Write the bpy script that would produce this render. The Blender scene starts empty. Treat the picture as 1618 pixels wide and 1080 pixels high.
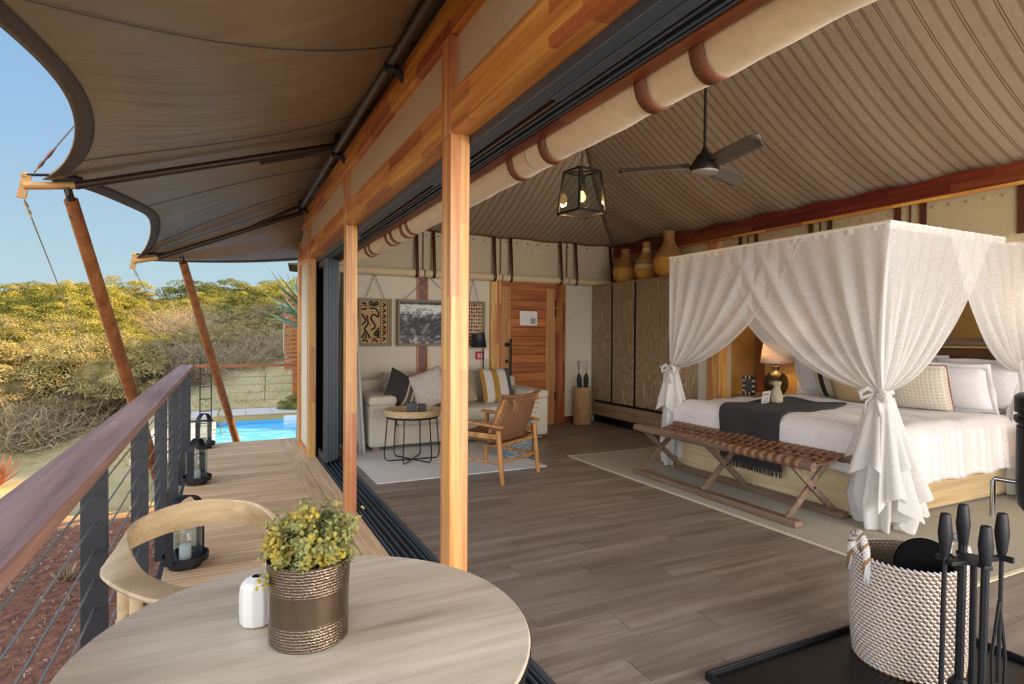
import bpy, bmesh, math, random
import numpy as np
from mathutils import Vector, Matrix, Euler
from math import sin, cos, pi, radians as R, sqrt, atan2, exp
SC = bpy.context.scene
COL = SC.collection
rnd = random.Random(7)
rng = np.random.default_rng(5)

def lin(h):
    h = h.lstrip('#')
    o = []
    for i in (0, 2, 4):
        c = int(h[i:i+2], 16) / 255
        o.append(c/12.92 if c <= .04045 else ((c+.055)/1.055)**2.4)
    return (o[0], o[1], o[2], 1)

# ------------------------------------------------------------------ camera
def set_camera():
    cd = bpy.data.cameras.new('camera'); co = bpy.data.objects.new('camera', cd); COL.objects.link(co)
    yaw, pitch, roll = 0.455677, -0.0121651, 0.00696694
    fw = Vector((sin(yaw)*cos(pitch), cos(yaw)*cos(pitch), sin(pitch)))
    r = Vector((cos(yaw), -sin(yaw), 0)); u = r.cross(fw)
    r2 = r*cos(roll) + u*sin(roll); u2 = u*cos(roll) - r*sin(roll)
    m = Matrix((r2, u2, -fw)).transposed().to_4x4()
    m.translation = (0, 0, 1.4)
    co.matrix_world = m
    cd.sensor_fit = 'HORIZONTAL'; cd.sensor_width = 36
    cd.lens = 930.276/1618*36
    cd.clip_start = .02; cd.clip_end = 500
    SC.camera = co
set_camera()

# ------------------------------------------------------------------ sky, sun, exposure
def set_world():
    w = bpy.data.worlds.new('sky'); SC.world = w; w.use_nodes = True
    nt = w.node_tree; nt.nodes.clear()
    out = nt.nodes.new('ShaderNodeOutputWorld'); bg = nt.nodes.new('ShaderNodeBackground')
    tc = nt.nodes.new('ShaderNodeTexCoord'); sp = nt.nodes.new('ShaderNodeSeparateXYZ'); cr = nt.nodes.new('ShaderNodeValToRGB')
    nt.links.new(tc.outputs['Generated'], sp.inputs[0]); nt.links.new(sp.outputs['Z'], cr.inputs[0])
    e = cr.color_ramp.elements
    e[0].position = 0.0; e[0].color = lin('c6dbe2')
    e[1].position = 1.0; e[1].color = lin('6f9fd8')
    for p, c in ((.12, 'b4d2e2'), (.26, '9fc4e6'), (.5, '88b4e4')):
        k = e.new(p); k.color = lin(c)
    nt.links.new(cr.outputs[0], bg.inputs[0]); bg.inputs[1].default_value = 1.0
    nt.links.new(bg.outputs[0], out.inputs[0])
set_world()

def lamp(name, kind, loc, power, color=(1, 1, 1), **k):
    d = bpy.data.lights.new(name, kind); d.energy = power; d.color = color[:3]
    o = bpy.data.objects.new(name, d); COL.objects.link(o); o.location = loc
    for a, v in k.items():
        if a == 'dir': o.rotation_euler = Vector(v).to_track_quat('-Z', 'Y').to_euler()
        else: setattr(d, a, v)
    return o
SUN_DIR = Vector((-1, .06, -.60)).normalized()
lamp('sun', 'SUN', (30, -6, 20), 12, lin('ffd595'), dir=SUN_DIR, angle=R(.8))
lamp('added_sky_fill', 'SUN', (-20, -12, 18), 4.9, lin('f7f4f8'), dir=(.66, .55, -.40), angle=R(110))  # added wide soft fill lamp, brightens terrace and room beyond the sky
lamp('added_room_fill', 'AREA', (3.4, -2.0, 1.5), 370, lin('fbf6f2'), dir=(0.05, 1, .10), shape='RECTANGLE', size=4.6, size_y=2.2)  # added unseen area lamp inside the room, brightens the interior
SC.view_settings.view_transform = 'Standard'; SC.view_settings.look = 'None'
SC.view_settings.gamma = 1; SC.view_settings.use_curve_mapping = False
SC.view_settings.exposure = 0.0

# ------------------------------------------------------------------ materials
def new_mat(name):
    m = bpy.data.materials.new(name); m.use_nodes = True
    nt = m.node_tree; b = nt.nodes['Principled BSDF']
    return m, nt, b
def N(nt, t, **k):
    n = nt.nodes.new(t)
    for a, v in k.items(): setattr(n, a, v)
    return n
def L(nt, a, b): nt.links.new(a, b)
def ramp(nt, fac, stops):
    c = N(nt, 'ShaderNodeValToRGB'); e = c.color_ramp.elements
    e[0].position, e[0].color = stops[0][0], lin(stops[0][1])
    e[1].position, e[1].color = stops[-1][0], lin(stops[-1][1])
    for p, h in stops[1:-1]:
        k = e.new(p); k.color = lin(h)
    L(nt, fac, c.inputs[0]); return c
def coords(nt, scale=(1, 1, 1), rand=0.0):
    tc = N(nt, 'ShaderNodeTexCoord'); mp = N(nt, 'ShaderNodeMapping'); mp.inputs['Scale'].default_value = scale
    src = tc.outputs['Object']
    if rand:
        oi = N(nt, 'ShaderNodeObjectInfo'); ml = N(nt, 'ShaderNodeVectorMath', operation='SCALE'); ml.inputs[0].default_value = (rand, rand*.7, rand*.9)
        L(nt, oi.outputs['Random'], ml.inputs['Scale'])
        ad = N(nt, 'ShaderNodeVectorMath', operation='ADD'); L(nt, src, ad.inputs[0]); L(nt, ml.outputs[0], ad.inputs[1]); src = ad.outputs[0]
    L(nt, src, mp.inputs[0]); return mp.outputs[0]
def bump(nt, b, fac, strength=.2, dist=.01):
    n = N(nt, 'ShaderNodeBump'); n.inputs['Strength'].default_value = strength; n.inputs['Distance'].default_value = dist
    L(nt, fac, n.inputs['Height']); L(nt, n.outputs[0], b.inputs['Normal'])
def noise(nt, vec, scale, detail=3, rough=.6):
    n = N(nt, 'ShaderNodeTexNoise'); n.inputs['Scale'].default_value = scale; n.inputs['Detail'].default_value = detail; n.inputs['Roughness'].default_value = rough
    L(nt, vec, n.inputs['Vector']); return n
def plain(name, h, rough=.5, metal=0, var=0.0, vs=8, bmp=0.0, bs=60, spec=.5, coat=0):
    m, nt, b = new_mat(name)
    b.inputs['Base Color'].default_value = lin(h); b.inputs['Roughness'].default_value = rough; b.inputs['Metallic'].default_value = metal
    b.inputs['Specular IOR Level'].default_value = spec
    if coat: b.inputs['Coat Weight'].default_value = coat
    if var or bmp: v = coords(nt)
    if var:
        n = noise(nt, v, vs); hs = N(nt, 'ShaderNodeHueSaturation'); hs.inputs['Color'].default_value = lin(h)
        mr = N(nt, 'ShaderNodeMapRange'); mr.inputs[1].default_value = .25; mr.inputs[2].default_value = .75; mr.inputs[3].default_value = 1-var; mr.inputs[4].default_value = 1+var
        L(nt, n.outputs[0], mr.inputs[0]); L(nt, mr.outputs[0], hs.inputs['Value']); L(nt, hs.outputs[0], b.inputs['Base Color'])
    if bmp:
        n2 = noise(nt, v, bs, 4); bump(nt, b, n2.outputs[0], bmp, .005)
    return m
def wood(name, stops, axis='Y', fine=14, along=.8, rough=.5, rand=0.0, vrand=0.0, blocks=None, spec=.5, contrast=1.0):
    m, nt, b = new_mat(name)
    sc = [fine]*3; sc['XYZ'.index(axis)] = along
    v = coords(nt, tuple(sc), rand)
    n1 = noise(nt, v, 1.0, 6, .62)
    c = ramp(nt, n1.outputs[0], stops)
    col = c.outputs[0]
    v2 = coords(nt, tuple(x*5 if x == fine else x*2 for x in sc), rand)
    n2 = noise(nt, v2, 1.0, 3, .7)
    mr = N(nt, 'ShaderNodeMapRange'); mr.inputs[1].default_value = .3; mr.inputs[2].default_value = .7; mr.inputs[3].default_value = 1-.14*contrast; mr.inputs[4].default_value = 1+.10*contrast
    L(nt, n2.outputs[0], mr.inputs[0])
    hs = N(nt, 'ShaderNodeHueSaturation'); L(nt, col, hs.inputs['Color']); L(nt, mr.outputs[0], hs.inputs['Value']); col = hs.outputs[0]
    if blocks:
        bw, bh, amt = blocks
        tc = N(nt, 'ShaderNodeTexCoord'); sp = N(nt, 'ShaderNodeSeparateXYZ'); L(nt, tc.outputs['Object'], sp.inputs[0])
        ax = [x for x in 'XYZ' if x != axis]
        ad = N(nt, 'ShaderNodeMath', operation='ADD'); L(nt, sp.outputs[ax[0]], ad.inputs[0]); L(nt, sp.outputs[ax[1]], ad.inputs[1])
        cb = N(nt, 'ShaderNodeCombineXYZ'); L(nt, sp.outputs[axis], cb.inputs[0]); L(nt, ad.outputs[0], cb.inputs[1])
        br = N(nt, 'ShaderNodeTexBrick'); br.offset = .37; br.offset_frequency = 3; br.squash = .8; br.squash_frequency = 2
        br.inputs['Color1'].default_value = (0, 0, 0, 1); br.inputs['Color2'].default_value = (1, 1, 1, 1); br.inputs['Mortar'].default_value = (.5, .5, .5, 1)
        br.inputs['Scale'].default_value = 1; br.inputs['Mortar Size'].default_value = 0; br.inputs['Brick Width'].default_value = bw; br.inputs['Row Height'].default_value = bh
        L(nt, cb.outputs[0], br.inputs['Vector'])
        m2 = N(nt, 'ShaderNodeMapRange'); m2.inputs[3].default_value = 1-amt; m2.inputs[4].default_value = 1+amt*.6; L(nt, br.outputs[0], m2.inputs[0])
        h2 = N(nt, 'ShaderNodeHueSaturation'); L(nt, col, h2.inputs['Color']); L(nt, m2.outputs[0], h2.inputs['Value']); col = h2.outputs[0]
        m3 = N(nt, 'ShaderNodeMapRange'); m3.inputs[3].default_value = .475; m3.inputs[4].default_value = .515; L(nt, br.outputs[0], m3.inputs[0]); L(nt, m3.outputs[0], h2.inputs['Hue'])
    if vrand:
        oi = N(nt, 'ShaderNodeObjectInfo'); m4 = N(nt, 'ShaderNodeMapRange'); m4.inputs[3].default_value = 1-vrand; m4.inputs[4].default_value = 1+vrand; L(nt, oi.outputs['Random'], m4.inputs[0])
        h3 = N(nt, 'ShaderNodeHueSaturation'); L(nt, col, h3.inputs['Color']); L(nt, m4.outputs[0], h3.inputs['Value']); col = h3.outputs[0]
    L(nt, col, b.inputs['Base Color']); b.inputs['Roughness'].default_value = rough; b.inputs['Specular IOR Level'].default_value = spec
    bump(nt, b, n2.outputs[0], .12, .003)
    return m
def fabric(name, h, h2=None, scale=350, rough=.9, bmp=.25, sheen=.2, vs=30):
    m, nt, b = new_mat(name); v = coords(nt)
    n = noise(nt, v, vs, 4); c = ramp(nt, n.outputs[0], [(.3, h), (.7, h2 or h)]); L(nt, c.outputs[0], b.inputs['Base Color'])
    w = N(nt, 'ShaderNodeTexVoronoi'); w.inputs['Scale'].default_value = scale; L(nt, v, w.inputs['Vector'])
    b.inputs['Roughness'].default_value = rough; b.inputs['Sheen Weight'].default_value = sheen; b.inputs['Specular IOR Level'].default_value = .2
    bump(nt, b, w.outputs['Distance'], bmp, .004); return m
def striped(name, axis, stops, period=None, offset=0.0, rough=.9, soft=False, space='Object'):
    # colour bands along one axis; stops = [(pos, hex)]
    m, nt, b = new_mat(name)
    tc = N(nt, 'ShaderNodeTexCoord'); sp = N(nt, 'ShaderNodeSeparateXYZ'); L(nt, tc.outputs[space], sp.inputs[0]); f = sp.outputs[axis]
    if offset:
        a = N(nt, 'ShaderNodeMath', operation='ADD'); a.inputs[1].default_value = offset; L(nt, f, a.inputs[0]); f = a.outputs[0]
    if period:
        d = N(nt, 'ShaderNodeMath', operation='DIVIDE'); d.inputs[1].default_value = period; L(nt, f, d.inputs[0])
        fr = N(nt, 'ShaderNodeMath', operation='FRACT'); L(nt, d.outputs[0], fr.inputs[0]); f = fr.outputs[0]
    c = ramp(nt, f, stops); c.color_ramp.interpolation = 'LINEAR' if soft else 'CONSTANT'
    L(nt, c.outputs[0], b.inputs['Base Color']); b.inputs['Roughness'].default_value = rough; b.inputs['Specular IOR Level'].default_value = .2
    v = coords(nt); w = N(nt, 'ShaderNodeTexVoronoi'); w.inputs['Scale'].default_value = 300; L(nt, v, w.inputs['Vector']); bump(nt, b, w.outputs['Distance'], .2, .003)
    return m
def emit(name, h, s):
    m, nt, b = new_mat(name); b.inputs['Base Color'].default_value = lin(h); b.inputs['Emission Color'].default_value = lin(h); b.inputs['Emission Strength'].default_value = s; return m
def glass(name, tint='eef4f4', gloss=.12):
    m, nt, b = new_mat(name); nt.nodes.remove(b); o = nt.nodes['Material Output']
    t = N(nt, 'ShaderNodeBsdfTransparent'); t.inputs[0].default_value = lin(tint); g = N(nt, 'ShaderNodeBsdfGlossy'); g.inputs['Roughness'].default_value = .03
    lw = N(nt, 'ShaderNodeLayerWeight'); pw = N(nt, 'ShaderNodeMath', operation='POWER'); pw.inputs[1].default_value = 4; L(nt, lw.outputs['Facing'], pw.inputs[0])
    fr = N(nt, 'ShaderNodeMapRange'); fr.inputs[3].default_value = .05; fr.inputs[4].default_value = .7; L(nt, pw.outputs[0], fr.inputs[0])
    mx = N(nt, 'ShaderNodeMixShader'); L(nt, fr.outputs[0], mx.inputs[0])
    L(nt, t.outputs[0], mx.inputs[1]); L(nt, g.outputs[0], mx.inputs[2]); L(nt, mx.outputs[0], o.inputs[0]); return m
def sheer(name, h, opac=.8):
    m, nt, b = new_mat(name); nt.nodes.remove(b); o = nt.nodes['Material Output']
    d = N(nt, 'ShaderNodeBsdfDiffuse'); d.inputs[0].default_value = lin(h); tl = N(nt, 'ShaderNodeBsdfTranslucent'); tl.inputs[0].default_value = lin(h)
    m1 = N(nt, 'ShaderNodeMixShader'); m1.inputs[0].default_value = .38; L(nt, d.outputs[0], m1.inputs[1]); L(nt, tl.outputs[0], m1.inputs[2])
    t = N(nt, 'ShaderNodeBsdfTransparent'); m2 = N(nt, 'ShaderNodeMixShader')
    v = coords(nt, (1, 1, 1)); n = noise(nt, v, 55, 4, .7); mr = N(nt, 'ShaderNodeMapRange'); mr.inputs[1].default_value = .3; mr.inputs[2].default_value = .7; mr.inputs[3].default_value = opac-.1; mr.inputs[4].default_value = min(1, opac+.1)
    L(nt, n.outputs[0], mr.inputs[0]); L(nt, mr.outputs[0], m2.inputs[0]); L(nt, t.outputs[0], m2.inputs[1]); L(nt, m1.outputs[0], m2.inputs[2]); L(nt, m2.outputs[0], o.inputs[0])
    return m

# ------------------------------------------------------------------ geometry
class G:
    def __init__(s): s.v = []; s.f = []
    def add(s, vs, fs):
        o = len(s.v); s.v += [tuple(p) for p in vs]; s.f += [tuple(i+o for i in f) for f in fs]; return s
    def box(s, x0, x1, y0, y1, z0, z1):
        return s.add([(x, y, z) for z in (z0, z1) for y in (y0, y1) for x in (x0, x1)], [(0, 2, 3, 1), (4, 5, 7, 6), (0, 1, 5, 4), (2, 6, 7, 3), (0, 4, 6, 2), (1, 3, 7, 5)])
    def obox(s, c, size, M=None):
        a, b, d = [x/2 for x in size]; M = M or Matrix.Identity(3); c = Vector(c)
        vs = [c + M @ Vector((x*a, y*b, z*d)) for z in (-1, 1) for y in (-1, 1) for x in (-1, 1)]
        return s.add(vs, [(0, 2, 3, 1), (4, 5, 7, 6), (0, 1, 5, 4), (2, 6, 7, 3), (0, 4, 6, 2), (1, 3, 7, 5)])
    def bar(s, p, q, w, h, up=(0, 0, 1)):
        p, q = Vector(p), Vector(q); d = (q-p); ln = d.length; d.normalize(); up = Vector(up)
        if abs(d.dot(up)) > .98: up = Vector((0, 1, 0))
        x = d.cross(up).normalized(); z = x.cross(d)
        M = Matrix((x, d, z)).transposed(); return s.obox((p+q)/2, (w, ln, h), M)
    def tube(s, pts, r, n=8, closed=False, caps=True, flat=None):
        pts = [Vector(p) for p in pts]; m = len(pts); rs = r if hasattr(r, '__len__') else [r]*m
        o = len(s.v); prev = None
        for i, p in enumerate(pts):
            a = pts[(i-1) % m] if (closed or i > 0) else p; b = pts[(i+1) % m] if (closed or i < m-1) else p
            t = (b-a).normalized()
            if prev is None:
                u = t.cross(Vector((0, 0, 1)) if abs(t.z) < .9 else Vector((1, 0, 0))).normalized()
            else:
                u = (prev - t*prev.dot(t)).normalized()
            prev = u; w = t.cross(u)
            for k in range(n):
                an = 2*pi*k/n; s.v.append(tuple(p + (u*cos(an) + w*sin(an)*(flat or 1))*rs[i]))
        for i in range(m if closed else m-1):
            j = (i+1) % m
            for k in range(n):
                k2 = (k+1) % n; s.f.append((o+i*n+k, o+i*n+k2, o+j*n+k2, o+j*n+k))
        if caps and not closed:
            s.f.append(tuple(o+k for k in range(n))[::-1]); s.f.append(tuple(o+(m-1)*n+k for k in range(n)))
        return s
    def lathe(s, prof, n=24, c=(0, 0, 0), sx=1, sy=1, cap0=True, cap1=True):
        o = len(s.v); m = len(prof)
        for r, z in prof:
            for k in range(n):
                a = 2*pi*k/n; s.v.append((c[0]+r*cos(a)*sx, c[1]+r*sin(a)*sy, c[2]+z))
        for i in range(m-1):
            for k in range(n):
                k2 = (k+1) % n; s.f.append((o+i*n+k, o+i*n+k2, o+(i+1)*n+k2, o+(i+1)*n+k))
        if cap0: s.f.append(tuple(o+k for k in range(n))[::-1])
        if cap1: s.f.append(tuple(o+(m-1)*n+k for k in range(n)))
        return s
    def grid(s, fn, nu, nv, cu=False):
        o = len(s.v); mu = nu if cu else nu+1
        for j in range(nv+1):
            for i in range(mu): s.v.append(tuple(fn(i/nu, j/nv)))
        for j in range(nv):
            for i in range(nu):
                i2 = (i+1) % mu; s.f.append((o+j*mu+i, o+j*mu+i2, o+(j+1)*mu+i2, o+(j+1)*mu+i))
        return s
    def prism(s, poly, h0, h1, plane='XY'):
        n = len(poly); o = len(s.v)
        for h in (h0, h1):
            for a, b in poly: s.v.append({'XY': (a, b, h), 'XZ': (a, h, b), 'YZ': (h, a, b)}[plane])
        s.f.append(tuple(o+k for k in range(n))[::-1]); s.f.append(tuple(o+n+k for k in range(n)))
        for k in range(n): s.f.append((o+k, o+(k+1) % n, o+n+(k+1) % n, o+n+k))
        return s
    def move(s, M):
        s.v = [tuple(M @ Vector(p)) for p in s.v]; return s

OFF = {}
def link(o, parent):
    COL.objects.link(o)
    if parent is not None: o.parent = parent
    return o
def mesh_of(g, name, off=(0, 0, 0), smooth=False):
    me = bpy.data.meshes.new(name)
    v = np.array(g.v, dtype=float) - np.array(off)
    me.from_pydata(v.tolist(), [], g.f); 
    bm = bmesh.new(); bm.from_mesh(me); bmesh.ops.recalc_face_normals(bm, faces=bm.faces); bm.to_mesh(me); bm.free()
    if smooth: me.polygons.foreach_set('use_smooth', [True]*len(me.polygons))
    return me
def P(name, g, m, parent=None, smooth=False, bev=0, solid=0, sub=0, loc=None, label=None):
    """one mesh object; g is in world metres (or in the parent's own frame when the parent is rotated)"""
    off = Vector(loc) if loc is not None else Vector((0, 0, 0))
    po = OFF.get(parent.name, Vector((0, 0, 0))) if parent is not None else Vector((0, 0, 0))
    if loc is None: off = po
    me = mesh_of(g, name, off, smooth); me.materials.append(m)
    o = bpy.data.objects.new(name, me); link(o, parent); o.location = off - po; OFF[o.name] = off
    if smooth == 2: 
        me.set_sharp_from_angle(angle=R(40))
    if sub: k = o.modifiers.new('s', 'SUBSURF'); k.levels = sub; k.render_levels = sub
    if solid: k = o.modifiers.new('t', 'SOLIDIFY'); k.thickness = solid; k.offset = 0
    if bev: k = o.modifiers.new('b', 'BEVEL'); k.width = bev; k.segments = 2; k.limit_method = 'ANGLE'
    if label: o['label'] = label
    return o
def tag(o, label, cat=None, group=None, kind=None):
    o['label'] = label
    if cat: o['category'] = cat
    if group: o['group'] = group
    if kind: o['kind'] = kind
    return o
def T(name, label, cat, loc, rz=None, group=None, kind=None):
    o = bpy.data.objects.new(name, None); COL.objects.link(o); o.location = loc; o.empty_display_size = .1
    if rz is None: OFF[o.name] = Vector(loc)
    else: o.rotation_euler = (0, 0, rz); OFF[o.name] = Vector((0, 0, 0))
    return tag(o, label, cat, group, kind)
def dup(root, loc, label, rz=None, scale=None):
    def rec(o, par):
        c = o.copy(); COL.objects.link(c); c.parent = par
        for ch in o.children: rec(ch, c)
        return c
    c = rec(root, None); c.location = loc
    if rz is not None: c.rotation_euler = (0, 0, rz)
    if scale is not None: c.scale = scale if hasattr(scale, '__len__') else (scale,)*3
    c['label'] = label; return c
def inst(name, me, loc, parent, rot=None, scale=None):
    o = bpy.data.objects.new(name, me); link(o, parent)
    o.location = Vector(loc) - (OFF.get(parent.name, Vector((0, 0, 0))) if parent is not None else Vector((0, 0, 0)))
    if rot: o.rotation_euler = rot
    if scale: o.scale = scale
    OFF[o.name] = Vector(loc); return o
def bez(p0, p1, p2, n):
    p0, p1, p2 = Vector(p0), Vector(p1), Vector(p2)
    return [p0*(1-t)**2 + p1*2*t*(1-t) + p2*t*t for t in [i/n for i in range(n+1)]]
def spline(pts, n):
    pts = [Vector(p) for p in pts]; out = []
    for i in range(len(pts)-1):
        a = pts[max(i-1, 0)]; b = pts[i]; c = pts[i+1]; d = pts[min(i+2, len(pts)-1)]
        for k in range(n):
            t = k/n; out.append(.5*((2*b) + (c-a)*t + (2*a-5*b+4*c-d)*t*t + (3*b-a-3*c+d)*t**3))
    out.append(pts[-1]); return out
def npmesh(name, v, f, m, parent=None, loc=(0, 0, 0), smooth=False):
    me = bpy.data.meshes.new(name); me.from_pydata(v.tolist(), [], f.tolist()); me.materials.append(m)
    if smooth: me.polygons.foreach_set('use_smooth', [True]*len(me.polygons))
    o = bpy.data.objects.new(name, me); link(o, parent); o.location = loc; OFF[o.name] = Vector((0, 0, 0)); return o
def sm(x): x = min(1, max(0, x)); return x*x*(3-2*x)

# shared materials
M = {}
M['glulamY'] = wood('finger_jointed_timber_along', [(.3, 'a5642a'), (.5, 'c4833c'), (.7, 'dba057')], 'Y', 22, .9, .42, blocks=(.62, .062, .34))
M['glulamX'] = wood('finger_jointed_timber_across', [(.3, 'a5642a'), (.5, 'c4833c'), (.7, 'dba057')], 'X', 22, .9, .42, blocks=(.62, .062, .34))
M['glulamZ'] = wood('finger_jointed_timber_upright', [(.3, 'b2763c'), (.5, 'cd9452'), (.7, 'e0b276')], 'Z', 26, .9, .42, blocks=(.78, .036, .22))
M['redbeam'] = wood('dark_red_beam_timber', [(.3, '552410'), (.5, '703319'), (.7, '8e4c28')], 'Y', 18, .8, .4, blocks=(1.1, .075, .35))
M['deck'] = wood('weathered_deck_wood', [(.3, 'b39672'), (.5, 'd6b48c'), (.7, 'e7cba4')], 'X', 24, 1.2, .6, rand=7, vrand=.17)
M['deckY'] = wood('weathered_border_wood', [(.3, 'b39672'), (.5, 'd6b48c'), (.7, 'e7cba4')], 'Y', 24, 1.2, .6, rand=7, vrand=.1)
M['floor'] = wood('grey_brown_laminate', [(.3, '6c6158'), (.5, '857a70'), (.68, '999086'), (.8, '8b7a6d')], 'X', 11, .9, .42, rand=9, vrand=.10, spec=.4)
M['table'] = wood('pale_grey_oak', [(.3, 'a4967f'), (.5, 'c6b8a2'), (.7, 'd6c9b4')], 'X', 9, 1.3, .45)
M['rail'] = wood('reddish_brown_hardwood', [(.3, '745248'), (.5, '987266'), (.7, 'ae8c82')], 'Y', 16, .9, .45, spec=.35)
M['railX'] = wood('orange_hardwood', [(.3, '8a4d22'), (.5, 'a8632e'), (.7, 'b97a42')], 'X', 16, .9, .4)
M['pole'] = wood('oiled_round_pole_wood', [(.3, '6f4222'), (.5, '8d5830'), (.7, 'a57043')], 'Z', 16, .9, .4)
M['doorX'] = wood('reddish_door_board', [(.3, '8f4c20'), (.5, 'ab6430'), (.7, 'c07d45')], 'X', 18, 1.1, .45, rand=5, vrand=.2)
M['doorZ'] = wood('light_door_timber', [(.3, 'a06a3a'), (.5, 'b98350'), (.7, 'c99a66')], 'Z', 24, .9, .45)
M['oak'] = wood('dark_limed_oak', [(.3, '806a50'), (.5, '9a8264'), (.7, 'b59d76')], 'Z', 22, 1.6, .55, contrast=1.5)
M['oakY'] = wood('dark_limed_oak_along', [(.3, '78634b'), (.5, '947c5e'), (.7, 'a89070')], 'Y', 26, 1.2, .55)
M['paleoak'] = wood('pale_bed_oak', [(.3, 'b99f74'), (.5, 'cdb68c'), (.7, 'd9c6a0')], 'Y', 12, 1.0, .5)
M['paleoakX'] = wood('pale_bed_oak_side', [(.3, 'b99f74'), (.5, 'cdb68c'), (.7, 'd9c6a0')], 'X', 12, 1.0, .5)
M['ash'] = wood('light_chair_ash', [(.3, 'b09670'), (.5, 'c9b08a'), (.7, 'd6c09c')], 'X', 10, 1.5, .45)
M['teak'] = wood('golden_teak', [(.3, '8f5f2e'), (.5, 'b07c42'), (.7, 'c6945a')], 'Z', 16, 1.3, .45)
M['walnut'] = wood('dark_walnut_bench', [(.3, '604c3e'), (.5, '7f6857'), (.7, '947d6c')], 'Y', 18, 1.0, .42)
M['canvas'] = fabric('cream_canvas', 'b5a68c', 'c0b196', 420, .85, .12)
M['canvas_roll'] = fabric('cream_canvas_roll', 'c9b590', 'd4c19d', 420, .85, .14)
M['canvas_panel'] = fabric('taupe_canvas_panel', 'b3a37c', 'bdad86', 420, .85, .12)
M['plaster'] = plain('warm_off_white_wall', 'd4cbb6', .85, var=.03)
M['steel'] = plain('dark_grey_powder_coated_steel', '35383b', .45, .3)
M['alu'] = plain('blue_grey_aluminium', '46525d', .38, .35)
M['door_alu'] = plain('slate_door_frame', '2c353e', .45, .25)
M['alu_dark'] = plain('black_aluminium', '121416', .45, .3)
M['black'] = plain('matt_black_metal', '15161a', .5, .2)
M['blackiron'] = plain('blackened_iron', '1d1f22', .5, .4, bmp=.15, bs=90)
M['chrome'] = plain('stainless_steel', 'b9bcc0', .2, 1)
M['wire'] = plain('stainless_wire', '9a9ea2', .35, .8)
M['leather'] = plain('tan_leather', '815c43', .5, var=.12, vs=14, bmp=.15, bs=120)
M['strap'] = plain('dark_brown_leather_strap', '4e2414', .5, var=.1, bmp=.1)
M['white'] = plain('white_ceramic', 'e8e4da', .3)
M['linen'] = fabric('white_cotton', 'd8d4d4', 'e2dfdf', 600, .9, .06)
# ================================================================== THE SETTING
# ---- deck
deck = T('deck', 'weathered timber boards of the terrace floor', 'deck', (0, 4, 0), kind='structure')
g = G().box(-.635, .635, -.0865, .0865, -.028, 0)
pl = mesh_of(g, 'plank'); pl.materials.append(M['deck'])
y = -.9; i = 0
while y < 8.36:
    o = inst('plank', pl, (.245 - .07, y+.095, -.0005*(i % 3)), deck, scale=(.775, 1, 1)); y += .193; i += 1
yend = y
P('border_plank', G().box(.672, .79, -1, yend-.01, -.028, .0), M['deckY'], deck, bev=.003)
P('border_plank', G().box(.795, .945, -1, yend-.01, -.028, .002), M['deckY'], deck, bev=.003)
P('under_deck_slab', G().box(-.30, .94, -1, yend-.02, -.22, -.031), plain('gap_shade_brown', '3a2e24', .9), deck)  # one slab under all boards, darkened to give the gaps their shade
# ---- interior floor
floor = T('floor', 'grey-brown wood plank floor of the tent room', 'floor', (3, 4, 0), kind='structure')
P('subfloor', G().box(.95, 6.75, -2.6, 8.3, -.2, -.012), M['floor'], floor)
g = G().box(-.611, .611, -.0945, .0945, -.012, 0); pm = mesh_of(g, 'plank'); pm.materials.append(M['floor'])
row = 0; y = .35
while y < 8.1:
    x = 1.19 - [.05, .46, .85, .25, .66, 1.05][row % 6]
    while x < 5.9:
        x0 = max(x, 1.185); x1 = min(x+1.222, 6.6)
        if x1-x0 > .03: inst('plank', pm, ((x0+x1)/2, y+.0955, 0), floor, scale=((x1-x0-.002)/1.222, 1, 1))
        x += 1.2235
    row += 1; y += .191
# ---- sliding door sill track
tr = T('sliding_door_sill', 'dark blue-grey aluminium sill track along the open front', 'door track', (1.07, 4, 0), kind='structure')
P('track_bed', G().box(.947, 1.188, -1, 7.98, -.03, -.006), M['alu_dark'], tr)
for k, x in enumerate((.957, .985, 1.03, 1.075, 1.12, 1.148)):
    P('track_rail', G().box(x, x+.010, -1, 7.98, -.008, .012), M['alu'], tr, bev=.002)
P('track_edge', G().box(1.163, 1.19, -1, 7.98, -.008, .016), M['alu'], tr, bev=.004)
# ---- head track
hd = T('sliding_door_head_track', 'dark grey aluminium head track above the open front', 'door track', (1.05, 4, 2.25), kind='structure')
P('track_body', G().box(.944, 1.0, -1.5, 7.98, 2.205, 2.42), M['alu'], hd, bev=.004)
P('track_body', G().box(1.0, 1.125, -1.5, 7.98, 2.25, 2.42), M['alu_dark'], hd)
for x in (1.004, 1.036, 1.06, 1.092, 1.112):
    P('track_rail', G().box(x, x+.012, -1.5, 7.98, 2.212, 2.26), plain('track_rail_bronze', '6c6152', .4, .5) if x == 1.036 else M['alu'], hd)
for y0, y1 in ((2.55, 3.05), (-.3, 1.75), (5.0, 6.6)):
    P('track_cover', G().box(.998, 1.037, y0, y1, 2.200, 2.216), M['alu'], hd, bev=.003)
P('wood_strip', G().box(1.128, 1.175, -1.5, 7.98, 2.205, 2.36), M['redbeam'], hd, bev=.003)
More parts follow.
